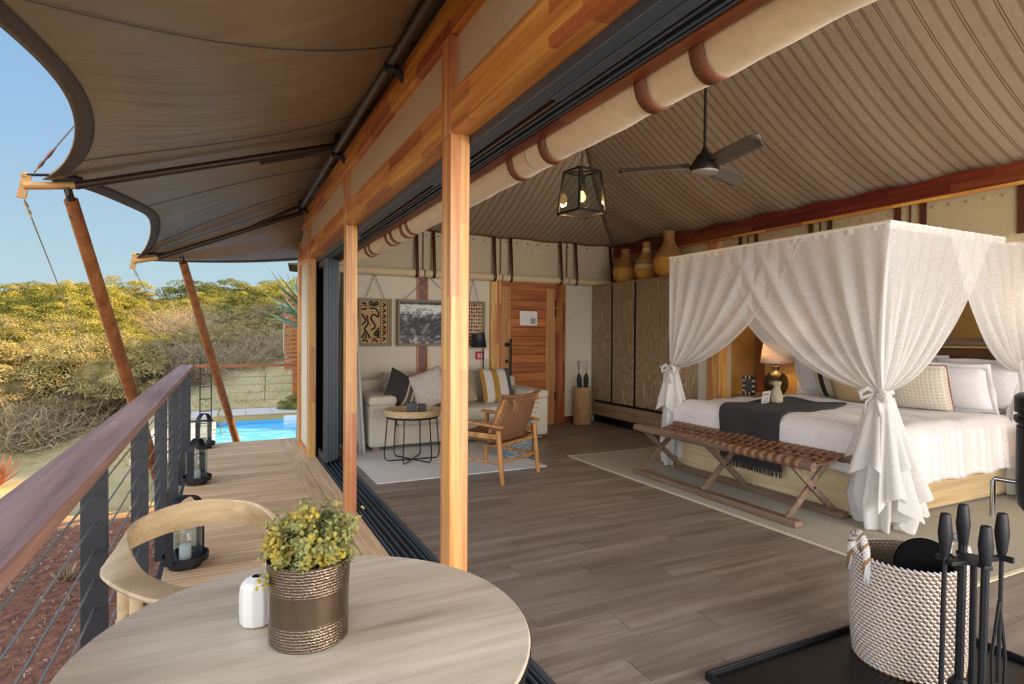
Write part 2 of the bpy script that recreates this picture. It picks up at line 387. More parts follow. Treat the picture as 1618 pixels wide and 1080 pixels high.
# ---- facade
fa = T('wall_left', 'timber framed front wall with canvas infill panels', 'wall', (.9, 4, 0), kind='structure')
PY = [2.344, 4.683, 6.962]
for y in PY:
    P('post', G().box(.857, .943, y, y+.112, -.03, 2.246), M['glulamZ'], fa, bev=.003)
    P('upper_post', G().box(.853, .943, y, y+.112, 2.246, 2.66), M['glulamZ'], fa, bev=.003)
P('corner_post', G().box(.857, .943, 7.86, 8.05, -.03, 2.82), M['glulamZ'], fa, bev=.003)
ys = [-1.6, .01] + PY + [7.86]
for a, b in zip(ys[:-1], ys[1:]):
    a2 = a + (.112 if a > -1 else 0)
    P('lower_beam', G().box(.857, .946, a2, b, 2.246, 2.418), M['glulamY'], fa, bev=.003)
    P('canvas_panel', G().box(.885, .90, a2, b, 2.41, 2.67), M['canvas_panel'], fa)
P('upper_beam', G().box(.850, .946, -1.6, 8.05, 2.655, 2.825), M['glulamY'], fa, bev=.003)
P('side_canvas_panel', G().box(.886, .90, 7.07, 7.87, .04, 2.25), M['plaster'], fa)
P('bottom_rail', G().box(.866, .93, 7.07, 7.87, 0, .05), M['glulamY'], fa, bev=.003)
P('inner_canvas', G().box(1.14, 1.17, -2.2, 7.98, 2.36, 3.0), M['canvas'], fa)
P('end_return', G().box(.943, 1.2, 7.99, 8.05, 0, 2.9), M['plaster'], fa)
# ---- back wall
wb = T('wall_back', 'off-white back wall with canvas frieze above', 'wall', (3.5, 8.1, 0), kind='structure')
P('plaster_panel', G().box(1.2, 3.58, 8.08, 8.2, 0, 2.9), M['plaster'], wb)
P('plaster_panel', G().box(4.88, 6.0, 8.08, 8.2, 0, 2.9), M['plaster'], wb)
P('plaster_panel', G().box(3.58, 4.88, 8.08, 8.2, 2.185, 2.9), M['plaster'], wb)
P('canvas_frieze', G().box(1.2, 5.84, 8.055, 8.079, 2.2, 2.86), M['canvas'], wb)
P('timber_upright', G().box(2.47, 2.60, 8.052, 8.08, 0, 2.25), M['redbeam'], wb, bev=.003)
for x in (2.452, 2.60): P('timber_edging', G().box(x, x+.018, 8.045, 8.08, 0, 2.25), M['glulamZ'], wb)
# ---- right wall and alcove
wr = T('wall_right', 'right wall panel behind the wardrobe with a timber corner post', 'wall', (6, 7, 0), kind='structure')
tm = T('trim_1', 'dark red ring beam with the canvas frieze above the bed', 'beam', (5.9, 3, 2.66), kind='structure')
was = T('wall_alcove_side', 'woven side panel of the bed alcove beside the corner post', 'wall', (6.3, 5.9, 0), kind='structure')
wac = T('ceiling_alcove', 'flat canvas ceiling of the bed alcove', 'ceiling', (6.3, 2, 2.24), kind='structure')
wa = T('wall_alcove', 'honey panelled alcove wall behind the bed head', 'wall', (6.65, 3, 0), kind='structure')
P('plaster_panel', G().box(5.90, 6.02, 5.98, 8.2, 0, 2.9), M['plaster'], wr)
P('ring_beam', G().box(5.80, 5.92, -2.6, 8.05, 2.66, 2.868), M['redbeam'], tm, bev=.004)
P('beam_edging', G().box(5.79, 5.81, -2.6, 8.05, 2.645, 2.675), M['glulamY'], tm)
P('canvas_frieze', G().box(5.88, 5.90, -2.6, 8.05, 2.2, 2.67), M['canvas_panel'], tm)
P('corner_post', G().box(5.87, 6.0, 5.76, 5.99, 0, 2.66), M['glulamZ'], wr, bev=.004)
P('alcove_ceiling', G().box(5.9, 6.8, -2.6, 6.0, 2.22, 2.26), M['canvas'], wac)
P('plaster_panel', G().box(6.62, 6.74, -2.6, 6.0, 0, 2.9), M['plaster'], wa)
P('plaster_panel', G().box(5.98, 6.74, 5.80, 5.95, 0, 2.24), M['plaster'], was)
mweave = None
def woven(name, h1, h2, sc=90):
    m, nt, b = new_mat(name); v = coords(nt, (sc, sc, sc))
    ck = N(nt, 'ShaderNodeTexChecker'); ck.inputs['Scale'].default_value = 1; ck.inputs['Color1'].default_value = lin(h1); ck.inputs['Color2'].default_value = lin(h2)
    L(nt, v, ck.inputs['Vector']); n = noise(nt, v, .12, 3); mx = N(nt, 'ShaderNodeMix', data_type='RGBA'); mx.blend_type = 'MULTIPLY'; mx.inputs[0].default_value = .4
    L(nt, ck.outputs[0], mx.inputs[6]); L(nt, n.outputs[0], mx.inputs[7]); L(nt, mx.outputs[2], b.inputs['Base Color']); b.inputs['Roughness'].default_value = .85
    bump(nt, b, ck.outputs[1], .3, .004); return m
M['reed'] = woven('woven_grass_wallcovering', 'c49a58', '9c7436')
M['ply'] = wood('honey_panel', [(.3, 'b48a4c'), (.5, 'c79f60'), (.7, 'd2ae74')], 'Z', 10, .8, .55)
P('alcove_side_panel', G().box(6.10, 6.6, 5.785, 5.80, 0, 2.2), M['reed'], was)
P('side_trim', G().box(6.0, 6.10, 5.775, 5.80, 0, 2.2), M['canvas'], was)
P('wainscot', G().box(6.60, 6.62, -2.0, 5.79, 0, 1.34), M['ply'], wa)
P('woven_panel', G().box(6.60, 6.62, -2.0, 5.79, 1.38, 2.2), M['reed'], wa)
P('dado_rail', G().box(6.565, 6.62, -2.0, 5.79, 1.33, 1.40), M['walnut'], wa, bev=.004)
for y in (5.66, 4.86, 2.60, 1.6): P('upright', G().box(6.555, 6.62, y, y+.11, 0, 2.2), wood('upright_timber', [(.3, '6b3c20'), (.6, '94592f')], 'Z', 14, 1, .45), wa, bev=.004)
# ---- near end wall (behind the camera), left solid behind an added window
wn = T('wall_near', 'plain end wall of the tent room behind the viewer', 'wall', (3.5, -2.6, 0), kind='structure')
P('plaster_panel', G().box(.9, 6.75, -2.75, -2.6, 0, 3.0), M['plaster'], wn)
wi = T('added_window_1', 'added unseen glazed window in the end wall behind the viewer', 'window', (3.4, -2.58, 1.5), kind='structure')  # unseen window put in to go with the added room fill lamp
for x in (1.1, 2.65, 4.2, 5.7): P('frame', G().box(x-.03, x+.03, -2.6, -2.54, .3, 2.5), M['alu'], wi)
for z in (.3, 2.5): P('frame', G().box(1.07, 5.73, -2.6, -2.54, z-.03, z+.03), M['alu'], wi)
for x0, x1 in ((1.13, 2.62), (2.68, 4.17), (4.23, 5.67)): P('pane', G().box(x0, x1, -2.58, -2.57, .33, 2.47), glass('added_window_glass'), wi)
# ---- ceiling: striped tent lining, hipped at both ends, sagging like a hung cloth
def stripe_mat():
    m, nt, b = new_mat('striped_tent_lining')
    at = N(nt, 'ShaderNodeUVMap'); sp = N(nt, 'ShaderNodeSeparateXYZ'); L(nt, at.outputs[0], sp.inputs[0])
    d = N(nt, 'ShaderNodeMath', operation='DIVIDE'); d.inputs[1].default_value = .2; L(nt, sp.outputs['X'], d.inputs[0]); fr = N(nt, 'ShaderNodeMath', operation='FRACT'); L(nt, d.outputs[0], fr.inputs[0])
    base = '9a8872'
    c = ramp(nt, fr.outputs[0], [(0, base), (.10, base), (.115, '6a5540'), (.14, '6a5540'), (.155, base), (.185, base), (.2, '6a5540'), (.225, '6a5540'), (.24, base), (.56, base), (.60, '7f6b55'), (.70, '7f6b55'), (.74, base), (1, base)])
    L(nt, c.outputs[0], b.inputs['Base Color']); b.inputs['Roughness'].default_value = .9; b.inputs['Specular IOR Level'].default_value = .15
    v = coords(nt); n = noise(nt, v, 6, 3); bump(nt, b, n.outputs[0], .25, .03); return m
M['lining'] = stripe_mat()
XL, XR, YB, YN, XM, ZE, ZP = 1.17, 5.80, 8.06, -2.6, 3.52, 2.85, 4.25
def prof(d):            # d: 0 at the eave .. 1 at the ridge, concave sag
    return ZE + (ZP-ZE)*(.50*d + .50*d*d)
HB = 2.35
def ceil_z(x, y):
    dl = (x-XL)/(XM-XL); dr = (XR-x)/(XR-XM); db = (YB-y)/HB
    return prof(max(0, min(1, dl, dr, db)))
def build_ceiling():
    me = bpy.data.meshes.new('ceiling'); v = []; f = []; uv = []
    def facet(fn, ufn, nu, nv):
        o = len(v)
        for j in range(nv+1):
            for i in range(nu+1):
                p = fn(i/nu, j/nv); v.append(p)
        for j in range(nv):
            for i in range(nu):
                q = (o+j*(nu+1)+i, o+j*(nu+1)+i+1, o+(j+1)*(nu+1)+i+1, o+(j+1)*(nu+1)+i); f.append(q)
                for k in q: uv.append((ufn(v[k]), 0))
    # right slope / left slope: from eave (t=0) to ridge (t=1), y from near end to hip line
    def right(s, t):
        x = XR + (XM-XR)*t; y1 = YB - HB*t; y = YN + (y1-YN)*s; return (x, y, prof(t) + .012*sin(y*9)*(1-t))
    def left(s, t):
        x = XL + (XM-XL)*t; y1 = YB - HB*t; y = YN + (y1-YN)*s; return (x, y, prof(t))
    def back(s, t):
        y = YB - HB*t; x = (XL + (XM-XL)*t)*(1-s) + (XR + (XM-XR)*t)*s; return (x, y, prof(t) + .010*sin(x*8)*(1-t))
    facet(right, lambda p: p[1]+5, 90, 24); facet(left, lambda p: p[1]+5, 60, 16); facet(back, lambda p: p[0]+5, 50, 24)
    me.from_pydata(v, [], f); l = me.uv_layers.new(name='stripes'); l.data.foreach_set('uv', [c for q in uv for c in q])
    me.polygons.foreach_set('use_smooth', [True]*len(me.polygons)); me.materials.append(M['lining'])
    o = bpy.data.objects.new('ceiling', me); COL.objects.link(o)
    k = o.modifiers.new('t', 'SOLIDIFY'); k.thickness = .004
    tag(o, 'striped taupe fabric tent ceiling', 'ceiling', kind='structure'); return o
build_ceiling()
# outer roof skin so no light leaks through the tent
g = G()
def oroof(s, t):
    y = -3.2 + 11.6*s; d = abs(t-.45)/.55 if t > .45 else (.45-t)/.45
    h = min(1, (8.4-y)/2.6)
    return (.95 + (7.4-.95)*t, y, 3.02 + (4.45-3.02)*(min(1-d, h)) - (.35 if t > .9 else 0)*(t-.9)*6)
g.grid(oroof, 40, 24)
M['canopy_top'] = plain('brown_grey_tent_roof_cloth', '5c5146', .6)
tag(P('tent_roof', g, M['canopy_top'], smooth=True, solid=.01), 'grey-brown outer tent roof over the room', 'roof', kind='structure')
# baseboard
tag(P('baseboard_back', G().box(4.88, 5.4, 8.055, 8.08, 0, .10), M['redbeam'], bev=.003), 'reddish skirting board beside the door', 'baseboard', kind='structure')
# ---- door_1
dr = T('door_1', 'wooden entrance door of horizontal boards with a black pull handle', 'door', (4.2, 8.05, 0), kind='structure')
P('frame', G().box(3.58, 3.755, 8.03, 8.10, 0, 2.2), M['glulamZ'], dr, bev=.004)
P('frame', G().box(4.70, 4.88, 8.03, 8.10, 0, 2.2), wood('dark_frame_timber', [(.3, '7d431e'), (.5, '98582a'), (.7, 'b47640')], 'Z', 20, .9, .45, blocks=(.6, .06, .3)), dr, bev=.004)
P('frame', G().box(3.755, 4.70, 8.03, 8.10, 2.13, 2.2), M['doorX'], dr, bev=.004)
P('stile', G().box(3.76, 3.91, 8.035, 8.085, .01, 2.13), M['doorZ'], dr, bev=.004)
P('stile', G().box(4.54, 4.695, 8.035, 8.085, .01, 2.13), M['doorZ'], dr, bev=.004)
P('rail', G().box(3.91, 4.54, 8.035, 8.085, 2.07, 2.13), M['doorX'], dr, bev=.003)
P('rail', G().box(3.91, 4.54, 8.035, 8.085, .01, .125), M['doorX'], dr, bev=.003)
bm_ = mesh_of(G().box(-.314, .314, -.012, .012, -.0655, .0655), 'board'); bm_.materials.append(M['doorX'])
P('backing', G().box(3.88, 4.57, 8.078, 8.095, .05, 2.1), plain('gap_shade_backing', '4a2712', .8), dr)  # added panel behind the boards, gap shade put into its dark colour
for k in range(14): inst('board', bm_, (4.225, 8.062 + .003*(k % 2), .195 + k*.1390), dr)
hn = P('handle', G().tube([(3.885, 7.965, .68), (3.885, 7.965, 1.34)], .016, 10), M['black'], dr, smooth=2)
for z in (.78, 1.25): P('handle_rose', G().tube([(3.885, 7.965, z), (3.845, 8.03, z)], .013, 8).obox((3.845, 8.028, z), (.06, .016, .06)), M['black'], hn)
P('lock', G().tube([(3.845, 8.015, 1.0), (3.845, 8.04, 1.0)], .026, 12), M['black'], dr)
for z in (.45, 1.75, 1.9): P('hinge', G().box(4.685, 4.705, 8.018, 8.035, z-.06, z+.06), M['black'], dr)
pp = tag(P('paper_notice', G().box(4.075, 4.375, 8.043, 8.0465, 1.545, 1.765), None or plain('paper', 'e4e2de', .8)), 'white printed notice sheet pinned to the entrance door', 'notice')
g = G()
for k in range(9):
    a = rnd.uniform(4.11, 4.2); g.box(a, a+rnd.uniform(.05, .15), 8.0418, 8.0428, 1.58+k*.018, 1.582+k*.018)
g.box(4.26, 4.345, 8.0418, 8.0428, 1.57, 1.66); P('print_line', g, plain('grey_ink', '9a9a9a', .8), pp)
# ================================================================== TERRACE
# ---- canopy
def canopy_mat():
    m, nt, b = new_mat('dark_brown_coated_canopy_cloth'); v = coords(nt)
    n = noise(nt, v, 1.2, 4); c = ramp(nt, n.outputs[0], [(.3, '75644e'), (.7, '8a7658')]); L(nt, c.outputs[0], b.inputs['Base Color'])
    b.inputs['Roughness'].default_value = .42; b.inputs['Specular IOR Level'].default_value = .6
    mp = N(nt, 'ShaderNodeMapping'); mp.inputs['Scale'].default_value = (1, 5, 1); mp.inputs['Rotation'].default_value = (0, 0, .3); tc = N(nt, 'ShaderNodeTexCoord'); L(nt, tc.outputs['Object'], mp.inputs[0])
    n2 = noise(nt, mp.outputs[0], 1.6, 2, .5); bump(nt, b, n2.outputs[0], .35, .05); return m
M['canopy'] = canopy_mat(); M['hem'] = plain('canopy_hem_cloth', '3a302d', .6)
M['strut'] = plain('dark_bronze_steel_tube', '3c2f26', .4, .3); M['tan_steel'] = plain('tan_painted_steel', 'b98a4e', .5)
cn = T('canopy', 'dark brown tensioned fabric canopy stretched over the terrace', 'canopy', (0, 4, 2.5))
TIPS = [Vector((-.934, .008, 2.133)), Vector((-1.03, 4.66, 2.36)), Vector((-.80, 6.97, 2.135))]
ROOT = [Vector((1.02, 1.3, 3.02)), Vector((1.02, 4.72, 3.03)), Vector((1.02, 6.98, 2.99))]
END = Vector((.98, 8.42, 2.40))
def bay(i, depth, power, lift, skew):
    a0, a1, b0, b1 = ROOT[i], TIPS[i], ROOT[i+1], TIPS[i+1]
    def fn(s, t):
        q = max(0, s)**skew; k = max(0, 4*q*(1-q)); tm = 1 - depth*k**power
        A = a0.lerp(a1, t*tm) ; B = b0.lerp(b1, t*tm); p = A.lerp(B, s)
        p.z += lift*k*sin(pi*min(1, t*.8+.1)) + .035*k*sin(7*s+3*t)*t
        return p
    return fn
def bay_end(s, t):
    A = ROOT[2].lerp(TIPS[2], t); B = END.lerp(TIPS[2]+Vector((0, .012, -.01)), t)
    p = A.lerp(B, s); p.z += -.05*sin(pi*t)*s + .02*sin(14*s)*t*(1-t)*2; p.y -= .12*sin(pi*t)*s; return p
bays = [bay(0, .198, .928, -.161, 1.332), bay(1, .163, .761, .073, 1.061)]
for fn, nm in zip(bays + [bay_end], ('sail_panel',)*3):
    P(nm, G().grid(fn, 48, 28), M['canopy'], cn, smooth=True, solid=.004)
for fn in bays:
    P('edge_hem', G().grid(lambda s, t, fn=fn: fn(.02+.96*s, .955+.047*t) - Vector((0, 0, .004)), 60, 3), M['hem'], cn, smooth=True, solid=.010)
    P('seam', G().tube([fn(.80+.10*k/14, .02+.95*k/14) - Vector((0, 0, .006)) for k in range(15)], .0025, 5), M['hem'], cn)
    P('seam', G().tube([fn(.5-.1*k/14, .02+.95*k/14) - Vector((0, 0, .006)) for k in range(15)], .0022, 5), M['hem'], cn)
P('edge_hem', G().grid(lambda s, t: bay_end(.96+.045*t, s*.98) - Vector((0, 0, .003)), 50, 2), M['hem'], cn, smooth=True, solid=.010)
P('edge_cable', G().tube([bays[0](.03+.94*k/40, 1.0) for k in range(41)], .007, 6), M['wire'], cn)
P('edge_cable', G().tube([bays[1](.03+.94*k/40, 1.0) for k in range(41)], .007, 6), M['wire'], cn)
# ---- steel frame: pipe along the facade, struts, tips
fr = T('canopy_steelwork', 'dark bronze steel tubes carrying the canopy', 'steelwork', (.78, 4.7, 2.82))
P('eave_pipe', G().tube([(.78, -1.2, 2.80), (.78, 7.0, 2.815)], .027, 12), M['strut'], fr, smooth=2)
for y in (3.053, 4.72, 6.95):
    P('bracket', G().tube([(.78, y, 2.82), (.80, y, 3.0)], .02, 8).tube([(.78, y, 2.82), (.86, y+.02, 2.74)], .02, 8).lathe([(.036, -.05), (.036, .05)], 10, (.785, y, 2.82)), M['black'], fr, smooth=2)
S1 = (Vector((.80, 4.72, 2.86)), Vector((-.86, 4.68, 2.345)), Vector((-1.125, 4.68, 2.313)))
S2 = (Vector((.80, 7.0, 2.76)), Vector((-.60, 6.96, 2.155)), Vector((-.805, 6.96, 2.107)))
for a, b, c in (S1, S2):
    P('strut', G().tube([a, b], .026, 12), M['strut'], fr, smooth=2)
    P('strut_end', G().tube([b, c], .024, 12), M['tan_steel'], fr, smooth=2)
    d = (c-b).normalized()
    P('tip_plate', G().obox(c + Vector((0, 0, 0)), (.05, .012, .16), Matrix.Rotation(.2, 3, 'Y')).lathe([(.018, -.012), (.018, .012)], 10, tuple(c+Vector((0, 0, .07)))), M['tan_steel'], fr, bev=.004)
    P('bridle', G().tube([c+Vector((0, 0, .07)), c+Vector((.14, 0, .085)), c+Vector((.27, .0, .10))], .009, 6).tube([c+Vector((.14, 0, .09)), c+Vector((.30, .02, .085))], .012, 6), M['blackiron'], fr)
for a, b in (((.78, 4.72, 2.82), (.25, 4.9, 2.70)), ((.78, 6.95, 2.83), (.28, 6.97, 2.55))):
    P('brace', G().tube([a, b], .018, 8), M['strut'], fr, smooth=2)
# poles
def polething(p, q, label):
    t = T('canopy_pole', label, 'pole', q, group=None); p, q = Vector(p), Vector(q); d = (q-p).normalized()
    P('shaft', G().tube([p.lerp(q, k/6) for k in range(7)], [.040, .044, .047, .048, .048, .047, .046], 16), M['pole'], t, smooth=2)
    P('cap_bracket', G().tube([p-d*.07, p+d*.01], .024, 10).obox(p-d*.05, (.02, .09, .06)), M['strut'], t, bev=.003)
    for s in (.05, .14): 
        c = p+d*s; P('bolt', G().tube([c+Vector((-.02, -.04, .01)), c+Vector((-.025, -.052, .012))], .011, 8), M['black'], t)
    return t
polething((-.885, 4.68, 2.25), (-.46, 7.30, -.80), 'leaning round timber pole nearer the viewer behind the handrail')
polething((-.375, 6.965, 2.12), (.237, 9.336, -.42), 'leaning round timber pole at the far end of the terrace by the pool')
def guy(name, pts, label):
    t = T(name, label, 'wire', pts[-1]); P('wire', G().tube(pts, .0045, 6), M['wire'], t)
    p, q = Vector(pts[0]), Vector(pts[-1]); d = (q-p).normalized()
    P('turnbuckle', G().tube([p+d*.03, p+d*.10, p+d*.14, p+d*.20, p+d*.27], [.006, .012, .006, .012, .006], 8), M['chrome'], t, smooth=2)
    return t
guy('guy_wire', [tuple(S1[2]+Vector((0, 0, -.085))), (-2.28, 15.6, -.36)], 'thin steel guy wire running down from the nearer canopy tip')
guy('guy_wire', [tuple(S2[2]+Vector((0, 0, -.08))), (-.62, 17.0, .10)], 'thin steel guy wire running down from the farther canopy tip')
guy('stay_wire', [tuple(S1[2]+Vector((.05, 0, .09))), (-.33, 3.72, 3.02)], 'short steel stay wire rising from the nearer canopy tip')
# ---- railing
rl = T('terrace_railing', 'terrace railing with red-brown handrail, dark steel posts and wire cables', 'railing', (-.4, 4, 0))
P('handrail', G().box(-.482, -.33, -.9, 8.31, .963, 1.0), M['rail'], rl, bev=.005)
P('far_handrail', G().box(-.329, .86, 8.20, 8.31, .968, 1.0), M['railX'], rl, bev=.004, label='orange-brown end handrail running to the tent wall')
for y in (.05, 1.26, 2.46, 3.69, 4.88, 6.05, 7.2, 8.22):
    P('post', G().box(-.442, -.362, y, y+.014, -.24, .963), M['steel'], rl, bev=.002)
P('post_fixing', G().box(-.36, -.31, -.9, 8.3, -.2, -.06), M['steel'], rl)
for z in (.84, .74, .64, .54, .44, .34, .24, .14):
    P('cable', G().tube([(-.402, -.9, z), (-.402, 8.25, z)], .0038, 6), M['wire'], rl)
for z in (.84, .74, .64, .54, .44, .34, .24, .14):
    P('cable', G().tube([(-.402, 8.25, z), (.86, 8.25, z)], .0022, 5), M['wire'], rl)
# ---- candle lanterns
M['lglass'] = glass('clear_lantern_glass'); M['wax'] = plain('white_candle_wax', 'e9e6e0', .5)
def lantern(loc, label, rz):
    t = T('candle_lantern', label, 'lantern', loc, rz=rz, group=None)
    P('tray', G().lathe([(.088, .0), (.09, .03), (.125, .036), (.128, .075), (.120, .075), (.117, .045), (.0, .045)], 28, cap1=False), M['black'], t, smooth=2)
    h = [(.132*cos(a), 0, .31 + .11*sin(a)) for a in [pi*k/16 for k in range(17)]]
    h = [(.132, 0, .05), (.132, 0, .18)] + h + [(-.132, 0, .18), (-.132, 0, .05)]
    g = G()
    for w in (-.026, .026): pass
    g.grid(lambda u, v: (lambda p: (p[0], (v-.5)*.052, p[2]))(h[min(len(h)-1, int(round(u*(len(h)-1))))]), len(h)-1, 1)
    P('handle', g, M['black'], t, solid=.005)
    P('glass', G().lathe([(.088, .046), (.09, .27), (.0905, .30)], 28, cap0=False, cap1=False), M['lglass'], t, smooth=True, solid=.003)
    c = P('candle', G().lathe([(.033, .046), (.033, .125), (.028, .128), (.0, .126)], 18, cap1=False), M['wax'], t, smooth=2)
    P('wick', G().tube([(0, 0, .124), (.002, 0, .137)], .0015, 5), M['black'], c)
    return t
ln = lantern((-.205, 4.02, 0), 'black candle lantern with glass cylinder behind the wooden terrace chair', .95)
dup(ln, (-.222, 6.17, 0), 'black candle lantern halfway along the terrace by the railing posts', 1.25)
dup(ln, (-.215, 8.05, 0), 'black candle lantern at the far corner of the terrace', 1.1)
# ---- table, pot, vase, chair
tb = T('terrace_table', 'round pale grey wood terrace table in the foreground', 'table', (.175, 1.315, 0))
P('tabletop', G().lathe([(.445, -.024), (.4645, -.018), (.466, -.004), (.462, 0), (0, 0)], 96, (.175, 1.315, .75), cap1=False), M['table'], tb, smooth=2)
P('edge_band', G().lathe([(.450, -.027), (.4655, -.0265), (.4672, -.018), (.4672, -.005)], 96, (.175, 1.315, .75), cap0=False, cap1=False), M['black'], tb)
P('pedestal', G().lathe([(.26, .0), (.26, .012), (.04, .02), (.036, .70), (.16, .722), (.16, .726)], 32, (.175, 1.315, .0)), M['black'], tb, smooth=2)
def pot_mat():
    m, nt, b = new_mat('hammered_bronze_metal'); b.inputs['Base Color'].default_value = lin('807060'); b.inputs['Metallic'].default_value = 1; b.inputs['Roughness'].default_value = .2
    tc = N(nt, 'ShaderNodeTexCoord'); sp = N(nt, 'ShaderNodeSeparateXYZ'); L(nt, tc.outputs['Object'], sp.inputs[0])
    c = ramp(nt, sp.outputs['Z'], [(0, 'ffffff'), (.046, 'ffffff'), (.052, '000000'), (.110, '000000'), (.116, 'ffffff'), (1, 'ffffff')])
    v = coords(nt, (1, 1, 1)); w = N(nt, 'ShaderNodeTexWave'); w.bands_direction = 'Z'; w.inputs['Scale'].default_value = 52; w.inputs['Distortion'].default_value = 2.5; w.inputs['Detail Scale'].default_value = 6; L(nt, v, w.inputs['Vector'])
    vo = N(nt, 'ShaderNodeTexVoronoi'); vo.inputs['Scale'].default_value = 190; L(nt, v, vo.inputs['Vector'])
    mu = N(nt, 'ShaderNodeMath', operation='MULTIPLY'); L(nt, w.outputs['Fac'], mu.inputs[0]); L(nt, vo.outputs['Distance'], mu.inputs[1])
    m2 = N(nt, 'ShaderNodeMath', operation='MULTIPLY'); L(nt, mu.outputs[0], m2.inputs[0]); L(nt, c.outputs[0], m2.inputs[1])
    bump(nt, b, m2.outputs[0], .55, .004)
    return m
PC = (.166, 1.322, .751)
pt = T('potted_plant', 'bushy green-yellow plant in a hammered bronze cylinder pot on the terrace table', 'plant', PC)
P('pot', G().lathe([(.078, 0), (.0815, .004), (.0825, .10), (.0855, .166), (.0865, .172), (.0845, .174), (.082, .169), (.080, .12)], 64, PC, cap1=False), pot_mat(), pt, smooth=2)
P('soil', G().lathe([(.081, .146), (.04, .154), (0, .156)], 24, PC, cap0=False, cap1=False), plain('dark_potting_soil', '2a1f16', .95), pt)
def leaf_mat(name, stops, sc=9, rand=0, trans=.3, rough=.6):
    m, nt, b = new_mat(name); v = coords(nt); n = noise(nt, v, sc, 3); f = n.outputs[0]
    if rand:
        oi = N(nt, 'ShaderNodeObjectInfo'); mr = N(nt, 'ShaderNodeMapRange'); mr.inputs[3].default_value = -rand; mr.inputs[4].default_value = rand; L(nt, oi.outputs['Random'], mr.inputs[0])
        ad = N(nt, 'ShaderNodeMath', operation='ADD'); L(nt, f, ad.inputs[0]); L(nt, mr.outputs[0], ad.inputs[1]); f = ad.outputs[0]
    c = ramp(nt, f, stops); L(nt, c.outputs[0], b.inputs['Base Color']); b.inputs['Roughness'].default_value = rough; b.inputs['Specular IOR Level'].default_value = .25
    o = nt.nodes['Material Output']; t = N(nt, 'ShaderNodeBsdfTranslucent'); L(nt, c.outputs[0], t.inputs[0]); mx = N(nt, 'ShaderNodeMixShader'); mx.inputs[0].default_value = trans
    L(nt, b.outputs[0], mx.inputs[1]); L(nt, t.outputs[0], mx.inputs[2]); L(nt, mx.outputs[0], o.inputs[0]); return m
def leaves(centers, normals, size, jitter=.6, aspect=.6):
    n = len(centers); c = np.asarray(centers); d = np.asarray(normals) + rng.normal(0, jitter, (n, 3)); d /= np.linalg.norm(d, axis=1)[:, None]+1e-9
    a = np.cross(d, rng.normal(0, 1, (n, 3))); a /= np.linalg.norm(a, axis=1)[:, None]+1e-9; b = np.cross(d, a)
    s = (np.asarray(size) if hasattr(size, '__len__') else np.full(n, size))[:, None]*rng.uniform(.65, 1.25, (n, 1))
    v = np.stack([c - a*s, c - b*s*aspect + d*s*.15, c + a*s, c + b*s*aspect + d*s*.15], 1).reshape(-1, 3)
    f = np.arange(4*n).reshape(-1, 4); return v, f
cs = []; nn = []; g = G()
for k in range(130):
    a = rng.uniform(0, 2*pi); rr = .082*sqrt(rng.uniform(0, 1)); h = rng.uniform(.02, .128)*(1.12-.42*rr/.09)
    top = np.array([cos(a)*rr*1.22 + .006, sin(a)*rr*1.22, .158+h]); base = np.array([cos(a)*rr*.7, sin(a)*rr*.7, .152])
    if k > 123: top = np.array([-.098 + .006*(k-124), -.03+.015*(k-124), .135 + .012*(k-124)])
    g.tube([base, (base+top)/2 + rng.normal(0, .006, 3), top], .0012, 4)
    for j in range(32):
        t = rng.uniform(.45, 1.05); cs.append(base+(top-base)*t + rng.normal(0, .008, 3)); nn.append((top-base)/np.linalg.norm(top-base) + np.array([cos(a)*.6, sin(a)*.6, .2]))
v, f = leaves(cs, nn, .0064, .8, .72)
o = npmesh('foliage', v, f, leaf_mat('green_yellow_leaves', [(.3, '66724a'), (.44, '8f9660'), (.55, 'b5a955'), (.68, 'd2b444')], 18), pt); o['kind'] = 'stuff'
sg = P('stems', G().add([tuple(np.array(p)+np.array(PC)) for p in g.v], g.f), plain('twig_green', '6d6a44', .8), pt)
vc = (.068, 1.43, .751)
vs = T('bud_vase', 'small white faceted bud vase beside the bronze pot', 'vase', vc)
P('body', G().lathe([(.030, 0), (.0355, .004), (.0372, .03), (.0372, .065), (.035, .086), (.029, .097), (.015, .104), (.0105, .106), (.0095, .10), (.008, .07)], 10, vc, cap1=False), M['white'], vs, bev=.002)
P('mouth', G().lathe([(.0105, .1045), (.0095, .1055), (.0085, .102), (0, .100)], 14, vc, cap0=False, cap1=False), M['black'], vs)
# chair
ch = T('terrace_armchair', 'light wood terrace armchair with a curved wraparound backrest at the table', 'chair', (-.04, 2.255, 0), rz=.25)
ctrl = [(-.135, -.36, .672), (-.21, -.30, .678), (-.275, -.16, .69), (-.29, .02, .70), (-.235, .19, .715), (-.12, .275, .728), (0, .30, .733), (.12, .275, .728), (.235, .19, .715), (.29, .02, .70), (.275, -.16, .69), (.21, -.30, .678), (.135, -.36, .672)]
ctrl = [(x*.92, y*.95, z-.022) for x, y, z in ctrl]; path = spline(ctrl, 6); mN = len(path)-1
g = G(); sect = 12
def ring(u, v):
    i = min(mN, int(round(v*mN))); p = path[i]; a = path[max(0, i-1)]; b = path[min(mN, i+1)]; t = (b-a).normalized()
    n = Vector((t.y, -t.x, 0)).normalized(); up = Vector((0, 0, 1)); q = abs(i/mN-.5)*2         # 0 back .. 1 tips
    tw = (1-sm((q-.28)/.42))*R(72); x = n*cos(tw) + up*sin(tw); y = up*cos(tw) - n*sin(tw)
    w = .048 + .010*(1-sm((q-.1)/.5)); w *= (1 - .35*sm((q-.86)/.14)); h = .012
    an = 2*pi*u; cx = abs(cos(an))**.6*(1 if cos(an) > 0 else -1); sy = abs(sin(an))**.6*(1 if sin(an) > 0 else -1)
    return p + x*cx*w + y*sy*h
